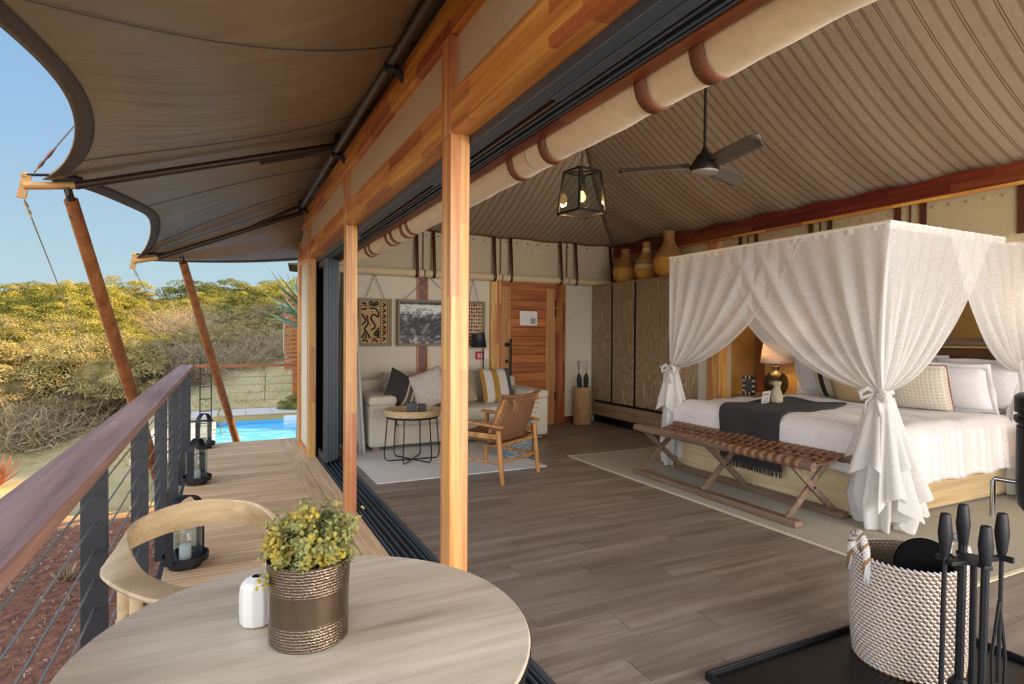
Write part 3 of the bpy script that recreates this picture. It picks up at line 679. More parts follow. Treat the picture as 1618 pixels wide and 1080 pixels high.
g.grid(ring, sect, mN, cu=True); g.f.append(tuple(range(sect))); g.f.append(tuple(mN*sect+k for k in range(sect)))
P('backrest', g, M['ash'], ch, smooth=2)
for x, y, yb in ((-.24, -.16, -.19), (.24, -.16, -.19), (-.236, .12, .15), (.236, .12, .15)):
    P('leg', G().tube([(x, yb, 0), (x*.99, (y+yb)/2, .45), (x, y, .675)], [.013, .0185, .0175], 14), M['ash'], ch, smooth=2)
P('seat', G().lathe([(.20, .43), (.235, .436), (.245, .45), (.235, .462), (0, .455)], 40, (0, -.01, 0), sy=.98, cap1=False), plain('woven_cord_seat', 'b9a27c', .8, var=.15, vs=60, bmp=.3), ch, smooth=2)
for a, b in (((-.258, -.19, .42), (.258, -.19, .42)), ((-.252, .17, .42), (.252, .17, .42)), ((-.258, -.19, .36), (-.252, .17, .36)), ((.258, -.19, .36), (.252, .17, .36))):
    P('stretcher', G().tube([a, b], .012, 10), M['ash'], ch, smooth=2)
# ================================================================== LAND AND PLANTS
def zg(x, y):
    w = sm((x+3.6)/3.6)
    z = -.95 + .165*max(0, y-9.8)*w + .20*max(0, min(y, 26)-13.2)*(1-w)
    z += -.10*sm((-x-1)/3)*max(0, 1-abs(y-6)/8) 
    if 8.2 < y < 15.5 and -1.5 < x < 4: z = min(z, -.48 + max(0, y-13.6)*.35) if y > 8.8 else z
    z += -.05*max(0, -x-5)*(1 if y < 13 else .3)
    if y > 26: z -= .18*(y-26)
    # unseen hillside added beyond the tent, crest shaped to shade the slope
    if x > 8.2:
        hc = 7.0 + 1.9*sm((y-10.6)/2.2); 
        z = max(z, -.95 + (hc+.95)*sm((x-8.2)/5.5)) if hc > -.9 else z
    return z
def ground_mat():
    m, nt, b = new_mat('dry_ground'); v = coords(nt)
    n1 = noise(nt, v, .9, 5, .65); c1 = ramp(nt, n1.outputs[0], [(.28, '8a8c4c'), (.38, 'c2b27c'), (.58, 'dac796'), (.72, 'c6a878')])
    n2 = noise(nt, v, 14, 4, .75); c2 = ramp(nt, n2.outputs[0], [(.35, '6b4430'), (.5, '96634a'), (.58, 'a86d4e'), (.72, 'bb9a80')])
    sp = N(nt, 'ShaderNodeSeparateXYZ'); L(nt, v, sp.inputs[0])
    mr = N(nt, 'ShaderNodeMapRange'); mr.inputs[1].default_value = 8.6; mr.inputs[2].default_value = 9.6; L(nt, sp.outputs['Y'], mr.inputs[0])
    mx = N(nt, 'ShaderNodeMix', data_type='RGBA'); L(nt, mr.outputs[0], mx.inputs[0]); L(nt, c2.outputs[0], mx.inputs[6]); L(nt, c1.outputs[0], mx.inputs[7])
    n3 = noise(nt, v, 60, 4, .8); hs = N(nt, 'ShaderNodeHueSaturation'); m2 = N(nt, 'ShaderNodeMapRange'); m2.inputs[1].default_value = .3; m2.inputs[2].default_value = .7; m2.inputs[3].default_value = .6; m2.inputs[4].default_value = 1.35
    L(nt, n3.outputs[0], m2.inputs[0]); L(nt, m2.outputs[0], hs.inputs['Value']); L(nt, mx.outputs[2], hs.inputs['Color']); L(nt, hs.outputs[0], b.inputs['Base Color'])
    b.inputs['Roughness'].default_value = .95; bump(nt, b, n3.outputs[0], .8, .04); return m
def clip_xy(u, v): return -45+ u*80, -14 + v*74
g = G()
xs = np.concatenate([np.linspace(-45, -8, 20)[:-1], np.linspace(-8, 6, 57)[:-1], np.linspace(6, 40, 30)])
ysn = np.concatenate([np.linspace(-14, 4, 16)[:-1], np.linspace(4, 30, 90)[:-1], np.linspace(30, 60, 12)])
nx, ny = len(xs)-1, len(ysn)-1
g.grid(lambda u, v: (xs[int(round(u*nx))], ysn[int(round(v*ny))], zg(xs[int(round(u*nx))], ysn[int(round(v*ny))]) + .05*sin(xs[int(round(u*nx))]*2.3)*cos(ysn[int(round(v*ny))]*1.9)*(1 if ysn[int(round(v*ny))] < 10 or ysn[int(round(v*ny))] > 15 else .3)), nx, ny)
M['ground'] = ground_mat()
tag(P('ground', g, M['ground'], smooth=True), 'red-brown soil and dry grassy slope around the terrace', 'ground', kind='structure')
# ---- pool
M['tile'] = plain('pale_pool_tile', 'cfc9bd', .6, var=.04)
po = T('swimming_pool', 'small blue swimming pool beyond the end of the terrace', 'pool', (1, 11.5, -.35))
g = G(); 
def rbox(g, x0, x1, y0, y1, z0, z1, ix0, ix1, iy0, iy1):
    g.box(x0, x1, y0, iy0, z0, z1); g.box(x0, x1, iy1, y1, z0, z1); g.box(x0, ix0, iy0, iy1, z0, z1); g.box(ix1, x1, iy0, iy1, z0, z1)
# coping slabs as single pieces
cpm = mesh_of(G().box(-.245, .245, -.245, .245, -.06, 0), 'coping_slab'); cpm.materials.append(M['tile'])
X0, X1, Y0, Y1 = -.12, 4.2, 9.6, 12.6
for k in range(10):
    for r in range(2): inst('coping_slab', cpm, (X0 - .72 + .5*k, Y1+.35+.5*r+.25, -.24+.002*((k+r) % 2)), po)
for k in range(7):
    inst('coping_slab', cpm, (X0-.25, Y0-.2+.5*k, -.30), po); inst('coping_slab', cpm, (X0-.75, Y0-.2+.5*k, -.30+.002), po)
P('basin', G().box(X0, X1, Y0, Y1, -1.6, -1.5).box(X0-.02, X0, Y0, Y1, -1.6, -.32).box(X0, X1, Y1, Y1+.02, -1.6, -.32).box(X0, X1, Y0-.02, Y0, -1.6, -.32), plain('pool_blue_plaster', '4fb4e0', .5), po)
P('back_ledge', G().box(X0-.05, X1, Y1+.02, Y1+.12, -.6, -.22), plain('sandy_pool_ledge', 'b9985f', .7, var=.05), po)
P('skimmer', G().box(1.10, 1.5, Y1-.08, Y1+.02, -.36, -.26).box(1.08, 1.5, Y1-.10, Y1-.07, -.42, -.24), plain('white_plastic', 'e4ecf0', .4), po)
def water_mat():
    m, nt, b = new_mat('blue_pool_water'); b.inputs['Base Color'].default_value = lin('49b2e6'); b.inputs['Roughness'].default_value = .12; b.inputs['IOR'].default_value = 1.33; b.inputs['Specular IOR Level'].default_value = .25
    v = coords(nt, (1, 2.4, 1)); n = noise(nt, v, 3.5, 3); c = ramp(nt, n.outputs[0], [(.4, '58bdf0'), (.58, '74cdf4'), (.68, 'bfeaf8')]); L(nt, c.outputs[0], b.inputs['Base Color']); bump(nt, b, n.outputs[0], .25, .05); return m
P('water', G().box(X0, X1, Y0, Y1, -.7, -.395), water_mat(), po)
# ---- bushes
def bush_mesh(name, nclump, nleaf, size, mat, flat=.75, seed=1):
    r_ = np.random.default_rng(seed); cs = []; nn = []
    for k in range(nclump):
        a = r_.uniform(0, 2*pi); e = math.asin(r_.uniform(-.55, 1)); rr = r_.uniform(.62, 1.0)
        c = np.array([cos(a)*cos(e), sin(a)*cos(e), sin(e)*flat])*rr; cr = r_.uniform(.13, .30)
        d = r_.normal(0, 1, (nleaf, 3)); d /= np.linalg.norm(d, axis=1)[:, None]; d[:, 2] = np.abs(d[:, 2])*.9 - .15
        cs.append(c + d*cr*r_.uniform(.75, 1.1, (nleaf, 1))*np.array([1, 1, .62])); nn.append(d + np.array([0, 0, .6]))
    v, f = leaves(np.concatenate(cs), np.concatenate(nn), size, .5, .6)
    # inner dark mass so that no sky shows through the middle
    g = G(); g.grid(lambda u, w: (lambda a, e: (cos(a)*cos(e)*.52*(1+.12*sin(3*a)), sin(a)*cos(e)*.52, sin(e)*.5*flat - .05))(2*pi*u, -.5+w*(pi/2+.5)), 14, 7, cu=True)
    gv = np.array(g.v); n0 = len(v); v = np.concatenate([v, gv]); f = f.tolist() + [tuple(i+n0 for i in q) for q in g.f]
    me = bpy.data.meshes.new(name); me.from_pydata(v.tolist(), [], f); me.materials.append(mat); return me
bm1 = leaf_mat('olive_bush_leaves', [(.32, '5c6228'), (.44, '948f3a'), (.56, 'b2a84c'), (.7, 'c9bc68')], 2.2, .06, .25)
bm2 = leaf_mat('dull_scrub_leaves', [(.32, '6f683e'), (.46, '9c8f54'), (.58, 'b8a86c'), (.7, 'd0be88')], 4, .06, .2)
bm3 = leaf_mat('dark_green_leaves', [(.3, '45521f'), (.5, '6e742e'), (.7, '94903f')], 3, .06, .25)
BM = [bush_mesh('foliage', 105, 230, .019, bm1, .72, 11), bush_mesh('foliage', 100, 230, .020, bm1, .85, 12), bush_mesh('foliage', 105, 210, .018, bm2, .75, 13), bush_mesh('foliage', 95, 230, .019, bm3, .8, 14)]
def twig_mesh(name, n, mat, seed, spread=1.0):
    r_ = np.random.default_rng(seed); g = G()
    for k in range(n):
        a = r_.uniform(0, 2*pi); b0 = np.array([r_.normal(0, .25), r_.normal(0, .25), 0]); d = np.array([cos(a)*spread, sin(a)*spread, r_.uniform(.35, 1.1)]); p = b0.copy(); pts = [tuple(p)]
        for j in range(5):
            d = d + r_.normal(0, .33, 3); d[2] -= .10*j*.3; p = p + d/np.linalg.norm(d)*r_.uniform(.14, .24); pts.append(tuple(p))
            if j > 0 and r_.random() < .75:
                q = p + r_.normal(0, .14, 3); g.tube([tuple(p), tuple((p+q)/2+r_.normal(0, .03, 3)), tuple(q)], [.0035, .0025, .0015], 3, caps=False)
        g.tube(pts, [.008, .007, .0055, .004, .003, .002], 3, caps=False)
    me = mesh_of(g, name); me.materials.append(mat); return me
tw1 = plain('bleached_dry_twigs', 'b3a27f', .9, var=.25, vs=2); tw2 = plain('grey_brown_twigs', '86755a', .9, var=.2, vs=2)
TM = [twig_mesh('twigs', 150, tw1, 21), twig_mesh('twigs', 150, tw2, 22), twig_mesh('twigs', 120, tw1, 23, 1.4)]
def wx(u, d):     # world position on the ray of picture column u at camera depth d (level)
    t = (u-809)/930.3; a = 0.455677
    return d*sin(a) + t*d*cos(a), d*cos(a) - t*d*sin(a)
trunk_me = None
def shrub(name, label, cat, me, x, y, z, s, rz, part, group):
    t = T(name, label, cat, (x, y, z), rz=rz, group=group); t.scale = s
    o = bpy.data.objects.new(part, me); link(o, t); OFF[o.name] = Vector((0, 0, 0)); o['kind'] = 'stuff'
    return t
tk = {}
def stem_for(t, k):
    if k not in tk:
        g = G(); r_ = random.Random(k)
        for j in range(4):
            a = 1.6*j + r_.random(); g.tube([(0, 0, -.45), (.1*cos(a), .1*sin(a), -.1), (.45*cos(a), .45*sin(a), .35)], [.05, .035, .015], 5)
        tk[k] = mesh_of(g, 'stem'); tk[k].materials.append(tw2)
    o = bpy.data.objects.new('stem', tk[k]); link(o, t)
r2 = random.Random(42)
# sky line of the thicket: (picture column, elevation of the top above the horizon in pixels, depth)
tops = [(-40, 62, 21), (25, 66, 20), (75, 78, 21), (120, 84, 22), (165, 80, 21), (205, 72, 23), (245, 56, 24), (285, 58, 24), (325, 84, 25), (365, 82, 25), (410, 72, 26), (445, 92, 27), (490, 92, 27)]
cnt = 0
def el_at(u):
    for (a, ea, da), (b, eb, db) in zip(tops[:-1], tops[1:]):
        if a <= u <= b: k = (u-a)/(b-a); return ea+(eb-ea)*k, da+(db-da)*k
    return tops[-1][1:]
LB = ['broad olive-yellow bush in the thicket on the slope', 'tall rounded olive bush in the thicket on the slope', 'dull grey-green scrub bush on the slope', 'dark green bush in the thicket on the slope']
for row, (dd, ee, hh) in enumerate([(0, 0, 0), (-2.2, -16, .3), (-4.2, -38, .5), (-6.0, -60, .5), (-7.6, -84, .4)]):
    for u in range(-60, 520, 42):
        uu = u + r2.uniform(-14, 14) + 20*(row % 2); el, d = el_at(uu); d += dd + r2.uniform(-.6, .6); el += ee + r2.uniform(-5, 5)
        if row >= 3 and uu > 330: d += 1.0
        x, y = wx(uu, d); ztop = 1.4 + el/930.3*d; zb = zg(x, y); h = ztop - zb
        h = max(.9, min(h, 4.2)); sc = h/1.15; wd = max(.9, min(1.55, .55*h + r2.uniform(.3, .6)))
        k = r2.choice([0, 0, 1, 1, 3]) if row < 2 else (r2.choice([0, 2, 2, 1]) if row < 4 else 2)
        t = shrub('bush', LB[k], 'bush', BM[k], x, y, zb + .42*sc, (wd, wd, sc*.98), r2.uniform(0, 6.28), 'foliage', ['broad olive bushes', 'tall rounded bushes', 'dull scrub bushes', 'dark green bushes'][k]); stem_for(t, k); cnt += 1
for i in range(64):
    row = i % 4 if i % 3 else 3; u = r2.uniform(-40, 480); el, d = el_at(u); d += -4.4 - 1.5*row + r2.uniform(-.5, .5)
    if u > 330: d += .8
    x, y = wx(u, d); zb = zg(x, y); k = r2.randrange(3); s = r2.uniform(.75, 1.25)
    shrub('dry_shrub', ['bleached bare twiggy shrub in front of the thicket', 'grey-brown bare twiggy shrub in front of the thicket', 'wide sprawling bare shrub in front of the thicket'][k], 'shrub', TM[k], x, y, zb - .05 + (.4*s if row < 2 else 0), (s*1.1, s*1.1, s), r2.uniform(0, 6.28), 'twigs', ['bleached bare shrubs', 'grey-brown bare shrubs', 'sprawling bare shrubs'][k])
# unseen bushes added on that hill, part of its shadow line
for i, (x, y, h) in enumerate([(13.6, 12.5, 1.2), (14.2, 14.4, 1.5), (13.8, 16.8, 1.2), (14.5, 19.5, 1.8), (13.5, 22.5, 1.6)]):
    t = shrub('unseen_hill_bush', 'unseen olive bush on the hillside beyond the tent', 'bush', BM[i % 2], x, y, zg(x, y)+.35*h, (1.9, 1.9, h/1.5), i*1.3, 'foliage', 'bushes beyond the tent'); stem_for(t, i % 2)
# ---- aloe by the tent end
def aloe(loc, label, n, ln, mat, up=.35, w=.055, seed=3, curl=.5, name='aloe', cat='aloe', h=0.0, stem=.05):
    r_ = random.Random(seed); t = T(name, label, cat, loc)
    for k in range(n):
        a = k*2.4 + r_.uniform(-.2, .2); e = up + r_.uniform(-.35, .5) + .5*(k/n); L_ = ln*r_.uniform(.75, 1.1)
        pts = []
        for j in range(9):
            s = j/8; rr = L_*s*cos(e); zz = L_*(s*sin(e) - curl*.4*s*s + curl*.25*s**3); pts.append(Vector((loc[0]+cos(a)*(rr+.02), loc[1]+sin(a)*(rr+.02), loc[2]+h+zz + .25*h*(k/n))))
        P('leaf', G().tube(pts, [w*.55*(1-(j/8)**1.6)+.003 for j in range(9)], 6, flat=.42), mat, t, smooth=2)
    if h: P('trunk', G().tube([(loc[0], loc[1], loc[2]), (loc[0]+.02, loc[1], loc[2]+h*.5), (loc[0], loc[1], loc[2]+h*1.2)], [stem*1.2, stem, stem], 8), tw2, t)
    return t
M['aloe'] = plain('blue_green_aloe_leaf', '5f7d62', .5, var=.2, vs=3); M['redaloe'] = plain('red_tinged_aloe_leaf', '9a5a3c', .6, var=.3, vs=6); M['yaloe'] = plain('pink_green_aloe_leaf', '9c8a62', .6, var=.3, vs=10)
aloe((1.12, 10.0, -.55), 'tall blue-green aloe with long curved leaves behind the tent corner', 26, .78, M['aloe'], .3, .075, 3, .75, h=2.0, stem=.07)
aloe((-2.55, 16.3, -.25), 'dry aloe with hanging reddish leaves on the slope below the thicket', 18, .62, M['yaloe'], .5, .05, 5, 1.2, h=.55)
aloe((-3.05, 11.2, -.92), 'red-leaved aloe rosette in the grass at the far left', 20, .55, M['redaloe'], .7, .05, 6, .4)
aloe((-1.36, 6.9, -1.02), 'small pale aloe rosette on the bare soil behind the railing', 9, .24, M['yaloe'], .9, .05, 8, .5)
# ---- rocks
rk = plain('reddish_rock', 'a5714f', .9, var=.2, vs=3, bmp=.4, bs=8)
for i in range(9):
    u = 45 + i*17 + r2.uniform(-5, 5); d = 13.6 + r2.uniform(-.4, .5); x, y = wx(u, d); s = r2.uniform(.18, .36); g = G(); ph = r2.uniform(0, 6)
    g.grid(lambda a, b: (lambda A, B: (x + s*cos(A)*cos(B)*(1+.25*sin(3*A+ph)), y + s*.8*sin(A)*cos(B)*(1+.2*cos(2*A+ph)), zg(x, y) + s*.55*sin(B)*(1+.2*sin(4*A))))(2*pi*a, -.6+2.17*b), 9, 5, cu=True)
    tag(P('rock', g, rk), 'reddish rock lying along the foot of the thicket', 'rock', 'rocks along the foot of the thicket')
# ---- grass tufts
v_, f_ = [], []
cs = []; nn = []
for i in range(11000):
    d = rng.uniform(9.5, 17); u = rng.uniform(-30, 480); x, y = wx(u, d)
    if -1.3 < x < 4 and 9 < y < 13.8: continue
    patch = sin(x*1.7+1)*cos(y*1.3)+rng.normal(0, .5)
    if patch < .1: continue
    z = zg(x, y); cs.append((x, y, z+.03)); nn.append((rng.normal(0, 1), rng.normal(0, 1), .1))
v_, f_ = leaves(cs, nn, .035, .2, .3)
go = npmesh('grass', v_, f_, leaf_mat('grass_blades', [(.35, '96984f'), (.45, 'c4b274'), (.65, 'd8c494')], .8, 0, .2)); tag(go, 'patchy green and straw grass on the slope', 'grass', kind='stuff')
# litter on the soil
cs = []; nn = []
for i in range(5000):
    x = rng.uniform(-4.5, -.5); y = rng.uniform(1.2, 9.0); cs.append((x, y, zg(x, y)+.03+.05*sin(x*2.3)*cos(y*1.9))); nn.append((0, 0, 1))
v_, f_ = leaves(cs, nn, .022, .8, .45)
go = npmesh('bark_litter', v_, f_, leaf_mat('dry_bark_chips', [(.35, '66483a'), (.5, '9c7c66'), (.65, 'c6b09c')], 40, 0, .05, .9)); tag(go, 'dry bark chips and leaf litter on the red soil', 'litter', kind='stuff')
# ---- saplings, trellis, bare tree, hedge shrub, timber screen, second tent
def sapling(loc, h, label, seed, mat=bm3, n=170, name='sapling'):
    t = T(name, label, 'sapling', loc); P('stem', G().tube([loc, (loc[0]+.02, loc[1], loc[2]+h*.5), (loc[0]-.01, loc[1], loc[2]+h)], [.012, .009, .004], 6), tw2, t)
    r_ = np.random.default_rng(seed); c = np.array([[r_.normal(0, .09)*(1.2-k/n), r_.normal(0, .09)*(1.2-k/n), h*(.25+.75*k/n)] for k in range(n)])
    v, f = leaves(c, r_.normal(0, 1, (n, 3)), .018, .5, .5); o = npmesh('foliage', v, f, mat, t); o['kind'] = 'stuff'; return t
x, y = wx(418, 13.4); sapling((x, y, zg(x, y)+.0), 1.05, 'slender dark green sapling on the grass bank behind the pool', 1)
x, y = wx(88, 11.4); sapling((x, y, zg(x, y)), 1.0, 'thin young tree standing in the grass at the far left', 2, bm3, 150)
x, y = wx(347, 10.3); sapling((x, y, zg(x, y)), .75, 'leafy seedling at the corner of the pool', 4, bm3, 120)
x, y = wx(325, 10.6); z = zg(x, y)
t = T('plant_trellis', 'black metal ladder trellis beside the pool', 'trellis', (x, y, z))
for dx in (-.09, .09): P('upright', G().tube([(x+dx, y, z), (x+dx, y, z+1.55)], .012, 6), M['black'], t)
for k in range(7): P('rung', G().tube([(x-.09, y, z+.15+.22*k), (x+.09, y, z+.15+.22*k)], .009, 6), M['black'], t)
x, y = wx(466, 15.2); z = zg(x, y)+.2
t = T('bare_tree', 'bare pale-grey branching tree beside the timber screen', 'tree', (x, y, z)); g = G(); r_ = random.Random(9)
def branch(p, d, ln, r, lv):
    pts = [p]; q = p
    for k in range(4): d = (d + Vector((r_.uniform(-.25, .25), r_.uniform(-.25, .25), r_.uniform(-.1, .2)))).normalized(); q = q + d*ln/4; pts.append(q)
    g.tube(pts, [r*(1-.12*k) for k in range(5)], 5)
    if lv: 
        for k in range(3): branch(pts[2+k % 3], (d + Vector((r_.uniform(-.9, .6), r_.uniform(-.6, .6), r_.uniform(-.2, .7)))).normalized(), ln*.62, r*.55, lv-1)
branch(Vector((x, y, z)), Vector((-.45, 0, 1)), 1.5, .05, 3); P('trunk', g, plain('pale_grey_bark', 'a9a296', .9), t)
x, y = wx(468, 12.9); t = shrub('hedge_shrub', 'small bright green round shrub at the end of the pool', 'bush', BM[3], x, y, zg(x, y)+.2, (.38, .38, .42), .4, 'foliage', None)
x, y = wx(458, 13.2)
t = T('timber_screen', 'orange-brown slatted timber privacy screen beyond the pool', 'screen', (x, y, -.5))
sl = mesh_of(G().box(-.30, .30, -.012, .012, -.032, .032), 'slat'); sl.materials.append(M['railX'])
for k in range(18): inst('slat', sl, (x+.18, y, .62 + k*.098), t)
P('post', G().box(x+.06, x+.16, y+.015, y+.10, -.6, 2.4), M['railX'], t)
tx, ty = wx(485, 21)
t = T('neighbouring_tent', 'dark roof corner of another tent above the thicket', 'tent', (tx, ty, 2.6))
P('roof', G().add([(tx-.7, ty-.6, 3.78), (tx+3, ty-1.2, 3.55), (tx+3, ty+2.5, 3.7), (tx+.9, ty+.4, 4.1), (tx-.4, ty+2, 3.8)], [(0, 1, 3), (1, 2, 3), (2, 4, 3), (4, 0, 3)]), plain('dark_tent_cloth', '4d463d', .7), t, solid=.05)
P('pole', G().tube([(tx+.4, ty+.1, zg(tx, ty)), (tx+.4, ty+.1, 3.9)], .05, 8), M['pole'], t)
# ================================================================== ROOM
# ---- roll-up canvas blinds with leather straps
M['strap2'] = plain('brown_leather_strap', '6b3d22', .5, var=.1, bmp=.1)
TEAR = [tuple(p)[:2] for p in spline([(-.072, .10, 0), (-.070, .045, 0), (-.066, -.005, 0), (-.05, -.048, 0), (-.015, -.072, 0), (.025, -.070, 0), (.058, -.042, 0), (.070, .0, 0), (.058, .045, 0), (.02, .07, 0), (-.02, .085, 0)], 3)]
def hroll(name, label, P0, P1, rad, nrm, straps, ztop, bandw, mats, buckle=True, sag=.0):
    """a rolled canvas along P0-P1; nrm = direction out of the wall"""
    P0, P1, nrm = Vector(P0), Vector(P1), Vector(nrm); d = (P1-P0).normalized(); ln = (P1-P0).length
    t = T(name, label, 'blind', P0)
    def f(u, v):
        a = 2*pi*u; s = v*ln; rr = rad*(1 + .05*sin(s*11) + .03*sin(s*27+2*a)); z = -sag*4*v*(1-v)
        if nrm.x:
            k = u*len(TEAR); i = int(k) % len(TEAR); q = k-int(k); p, p2 = TEAR[i], TEAR[(i+1) % len(TEAR)]; w = 1 + .03*sin(s*11) + .02*sin(s*27+9*u)
            return P0 + d*s + Vector(((p[0]+(p2[0]-p[0])*q)*w, 0, (p[1]+(p2[1]-p[1])*q)*w))
        return P0 + d*s + nrm*(rr*cos(a)) + Vector((0, 0, rr*sin(a) + z))
    NU = len(TEAR) if nrm.x else 20; g = G().grid(f, NU, 90, cu=True); g.f.append(tuple(range(NU))); g.f.append(tuple(90*NU+k for k in range(NU)))
    P('canvas_roll', g, mats, t, smooth=2)
    for s in straps:
        c = P0 + d*s; pts = [c - nrm*(rad*.95) + Vector((0, 0, ztop-c.z))]
        pts = [c + nrm*(rad*.1) + Vector((0, 0, ztop-c.z)), c + nrm*(rad*1.02) + Vector((0, 0, rad*1.0))] if nrm.x == 0 else [c - nrm*rad*.6 + Vector((0, 0, ztop-c.z)), c - nrm*(rad*.55) + Vector((0, 0, rad*1.1))]
        if nrm.x == 0: an = [pi*.12 - pi*k/12*.95 for k in range(13)]
        else: an = [pi*1.0 + (pi*1.15)*k/14 for k in range(15)]
        for a in an: pts.append(c + nrm*((rad+.006)*cos(a)) + Vector((0, 0, (rad+.006)*sin(a))))
        if nrm.x: pts = [c + Vector((p[0]*1.04-.004, 0, p[1]*1.07)) for p in TEAR[:22]]
        m = len(pts)-1
        sp_ = P('strap', G().grid(lambda u, v: pts[min(m, int(round(v*m)))] + d*((u-.5)*bandw), 1, m), M['strap'] if nrm.x == 0 else M['strap2'], t, solid=.004, smooth=True)
        if buckle:
            q = c + nrm*(rad+.012) + Vector((0, 0, -.01)); P('stud', G().lathe([(.008, -.006), (.008, .006)], 8, tuple(q)), M['chrome'], sp_)
    return t
hroll('canvas_blind', 'long cream canvas blind rolled up along the inside of the open front, nearest the viewer', (1.255, -1.2, 2.205), (1.255, 2.31, 2.205), .078, (1, 0, 0), [2.46, 2.71, 3.39, 3.48][:2]+[3.355], 2.36, .055, M['canvas_roll'], False)
hroll('canvas_blind', 'cream canvas blind rolled up along the open front, middle length', (1.255, 2.32, 2.205), (1.255, 4.50, 2.205), .076, (1, 0, 0), [.14, 1.86, 2.02], 2.36, .05, M['canvas_roll'], False)
hroll('canvas_blind', 'cream canvas blind rolled up along the open front, farthest length by the sliding doors', (1.255, 4.51, 2.205), (1.255, 6.15, 2.205), .076, (1, 0, 0), [.12, .28, .9, 1.06], 2.36, .05, M['canvas_roll'], False)
hroll('canvas_blind', 'rolled cream canvas blind above the sofa on the back wall, left of the timber strip', (1.25, 8.0, 2.255), (2.52, 8.0, 2.255), .056, (0, -1, 0), [1.17], 2.86, .045, M['canvas_roll'])
hroll('canvas_blind', 'rolled cream canvas blind on the back wall above the sofa pictures', (2.54, 8.0, 2.255), (3.725, 8.0, 2.255), .056, (0, -1, 0), [.13, 1.07], 2.86, .045, M['canvas_roll'])
hroll('canvas_blind', 'rolled cream canvas blind above the entrance door', (3.745, 8.0, 2.255), (4.885, 8.0, 2.255), .056, (0, -1, 0), [.14, 1.01], 2.86, .045, M['canvas_roll'])
hroll('canvas_blind', 'rolled cream canvas blind between the entrance door and the wardrobe corner', (4.905, 8.0, 2.255), (5.78, 8.0, 2.255), .056, (0, -1, 0), [.13, .80], 2.86, .045, M['canvas_roll'])
for x in (2.53, 3.735, 4.895):
    tag(P('leather_tie', G().bar((x, 8.03, 2.30), (x, 8.03, 2.86), .014, .004), M['strap']), 'thin dark leather tie hanging on the back wall frieze at %s' % {2.53: 'the timber strip', 3.735: 'the left door jamb', 4.895: 'the right door jamb'}[x], 'strap')
# straps on the right wall frieze
sg_ = []
for i, (y, w) in enumerate([(5.43, .05), (5.18, .05), (4.435, .055), (4.206, .055), (3.495, .06), (3.264, .06), (2.5, .07)]):
    t = tag(P('leather_strap', G().box(5.862, 5.868, y-w/2, y+w/2, 2.26, 2.66), M['strap'], bev=.001), ['dark leather strap above the bed canopy, farthest of the row', 'dark leather strap above the bed canopy, second from the far end', 'dark leather strap above the bed canopy, third from the far end', 'dark leather strap above the bed canopy, fourth from the far end', 'dark leather strap just right of the bed canopy corner post, left of its pair', 'dark leather strap just right of the bed canopy corner post, right of its pair', 'dark leather strap at the right edge above the bed canopy'][i], 'strap')
for i, y in enumerate((5.305, 4.32, 3.38)):
    tag(P('leather_tie', G().bar((5.865, y, 2.3), (5.865, y, 2.66), .016, .004, up=(1, 0, 0)), M['strap']), 'thin leather tie between the strap pair above the bed, %s' % ('farthest', 'middle', 'nearest')[i], 'strap')
stud_m = plain('pale_brass_stud', 'c9b48a', .35, .3)
for k in range(26):
    y = 5.6 - k*.135
    tag(P('press_stud', G().lathe([(.011, -.004), (.011, .004)], 8, (0, 0, 0)).move(Matrix.Translation((5.872, y, 2.60)) @ Matrix.Rotation(pi/2, 4, 'Y')), stud_m), 'small metal press stud along the top of the right wall frieze', 'stud', 'press studs on the right frieze')
for k in range(24):
    x = 1.5 + k*.18
    tag(P('press_stud', G().lathe([(.010, -.004), (.010, .004)], 8, (0, 0, 0)).move(Matrix.Translation((x, 8.05, 2.80)) @ Matrix.Rotation(pi/2, 4, 'X')), M['black']), 'small dark press stud along the top of the back wall frieze', 'stud', 'press studs on the back frieze')
# ---- sliding doors stacked at the far end, curtain
M['dglass'] = glass('door_glass', 'dfe8ea')
def sdoor(x, y0, y1, label):
    t = T('sliding_door', label, 'door', (x, y0, .01))
    g = G().box(x-.02, x+.02, y0, y0+.085, .015, 2.21); P('stile', g, M['door_alu'], t, bev=.003)
    P('stile', G().box(x-.02, x+.02, y1-.085, y1, .015, 2.21), M['door_alu'], t, bev=.003)
    P('top_rail', G().box(x-.02, x+.02, y0+.085, y1-.085, 2.13, 2.21), M['door_alu'], t, bev=.003); P('bottom_rail', G().box(x-.02, x+.02, y0+.085, y1-.085, .015, .10), M['door_alu'], t, bev=.003)
    P('pane', G().box(x-.004, x+.004, y0+.085, y1-.085, .10, 2.13), M['dglass'], t); return t
sdoor(.985, 6.50, 7.90, 'outermost sliding glass door of the stack, dark grey frame')
sdoor(1.030, 6.545, 7.92, 'second sliding glass door from the outside in the stack')
sdoor(1.075, 6.59, 7.94, 'third sliding glass door from the outside in the stack')
sd = sdoor(1.120, 6.66, 7.95, 'innermost sliding glass door of the stack beside the white curtain')
P('latch', G().box(1.141, 1.155, 6.69, 6.72, .96, 1.1), M['black'], sd, bev=.003)
M['curtain'] = sheer('white_curtain_cloth', 'e8e6e0', .97)
def curt(u, v):
    y = 6.98 + u*.85; w = (1-v)
    return (1.37 + .03*sin(u*38) + .085*w*w*(1-u)**2 + .02*sin(u*17+v*3), y - .12*w*w*(1-u), .012 + 2.16*v)
tag(P('curtain', G().grid(curt, 80, 16), M['curtain'], smooth=True, solid=.002), 'white sheer curtain drawn back beside the sliding doors', 'curtain')
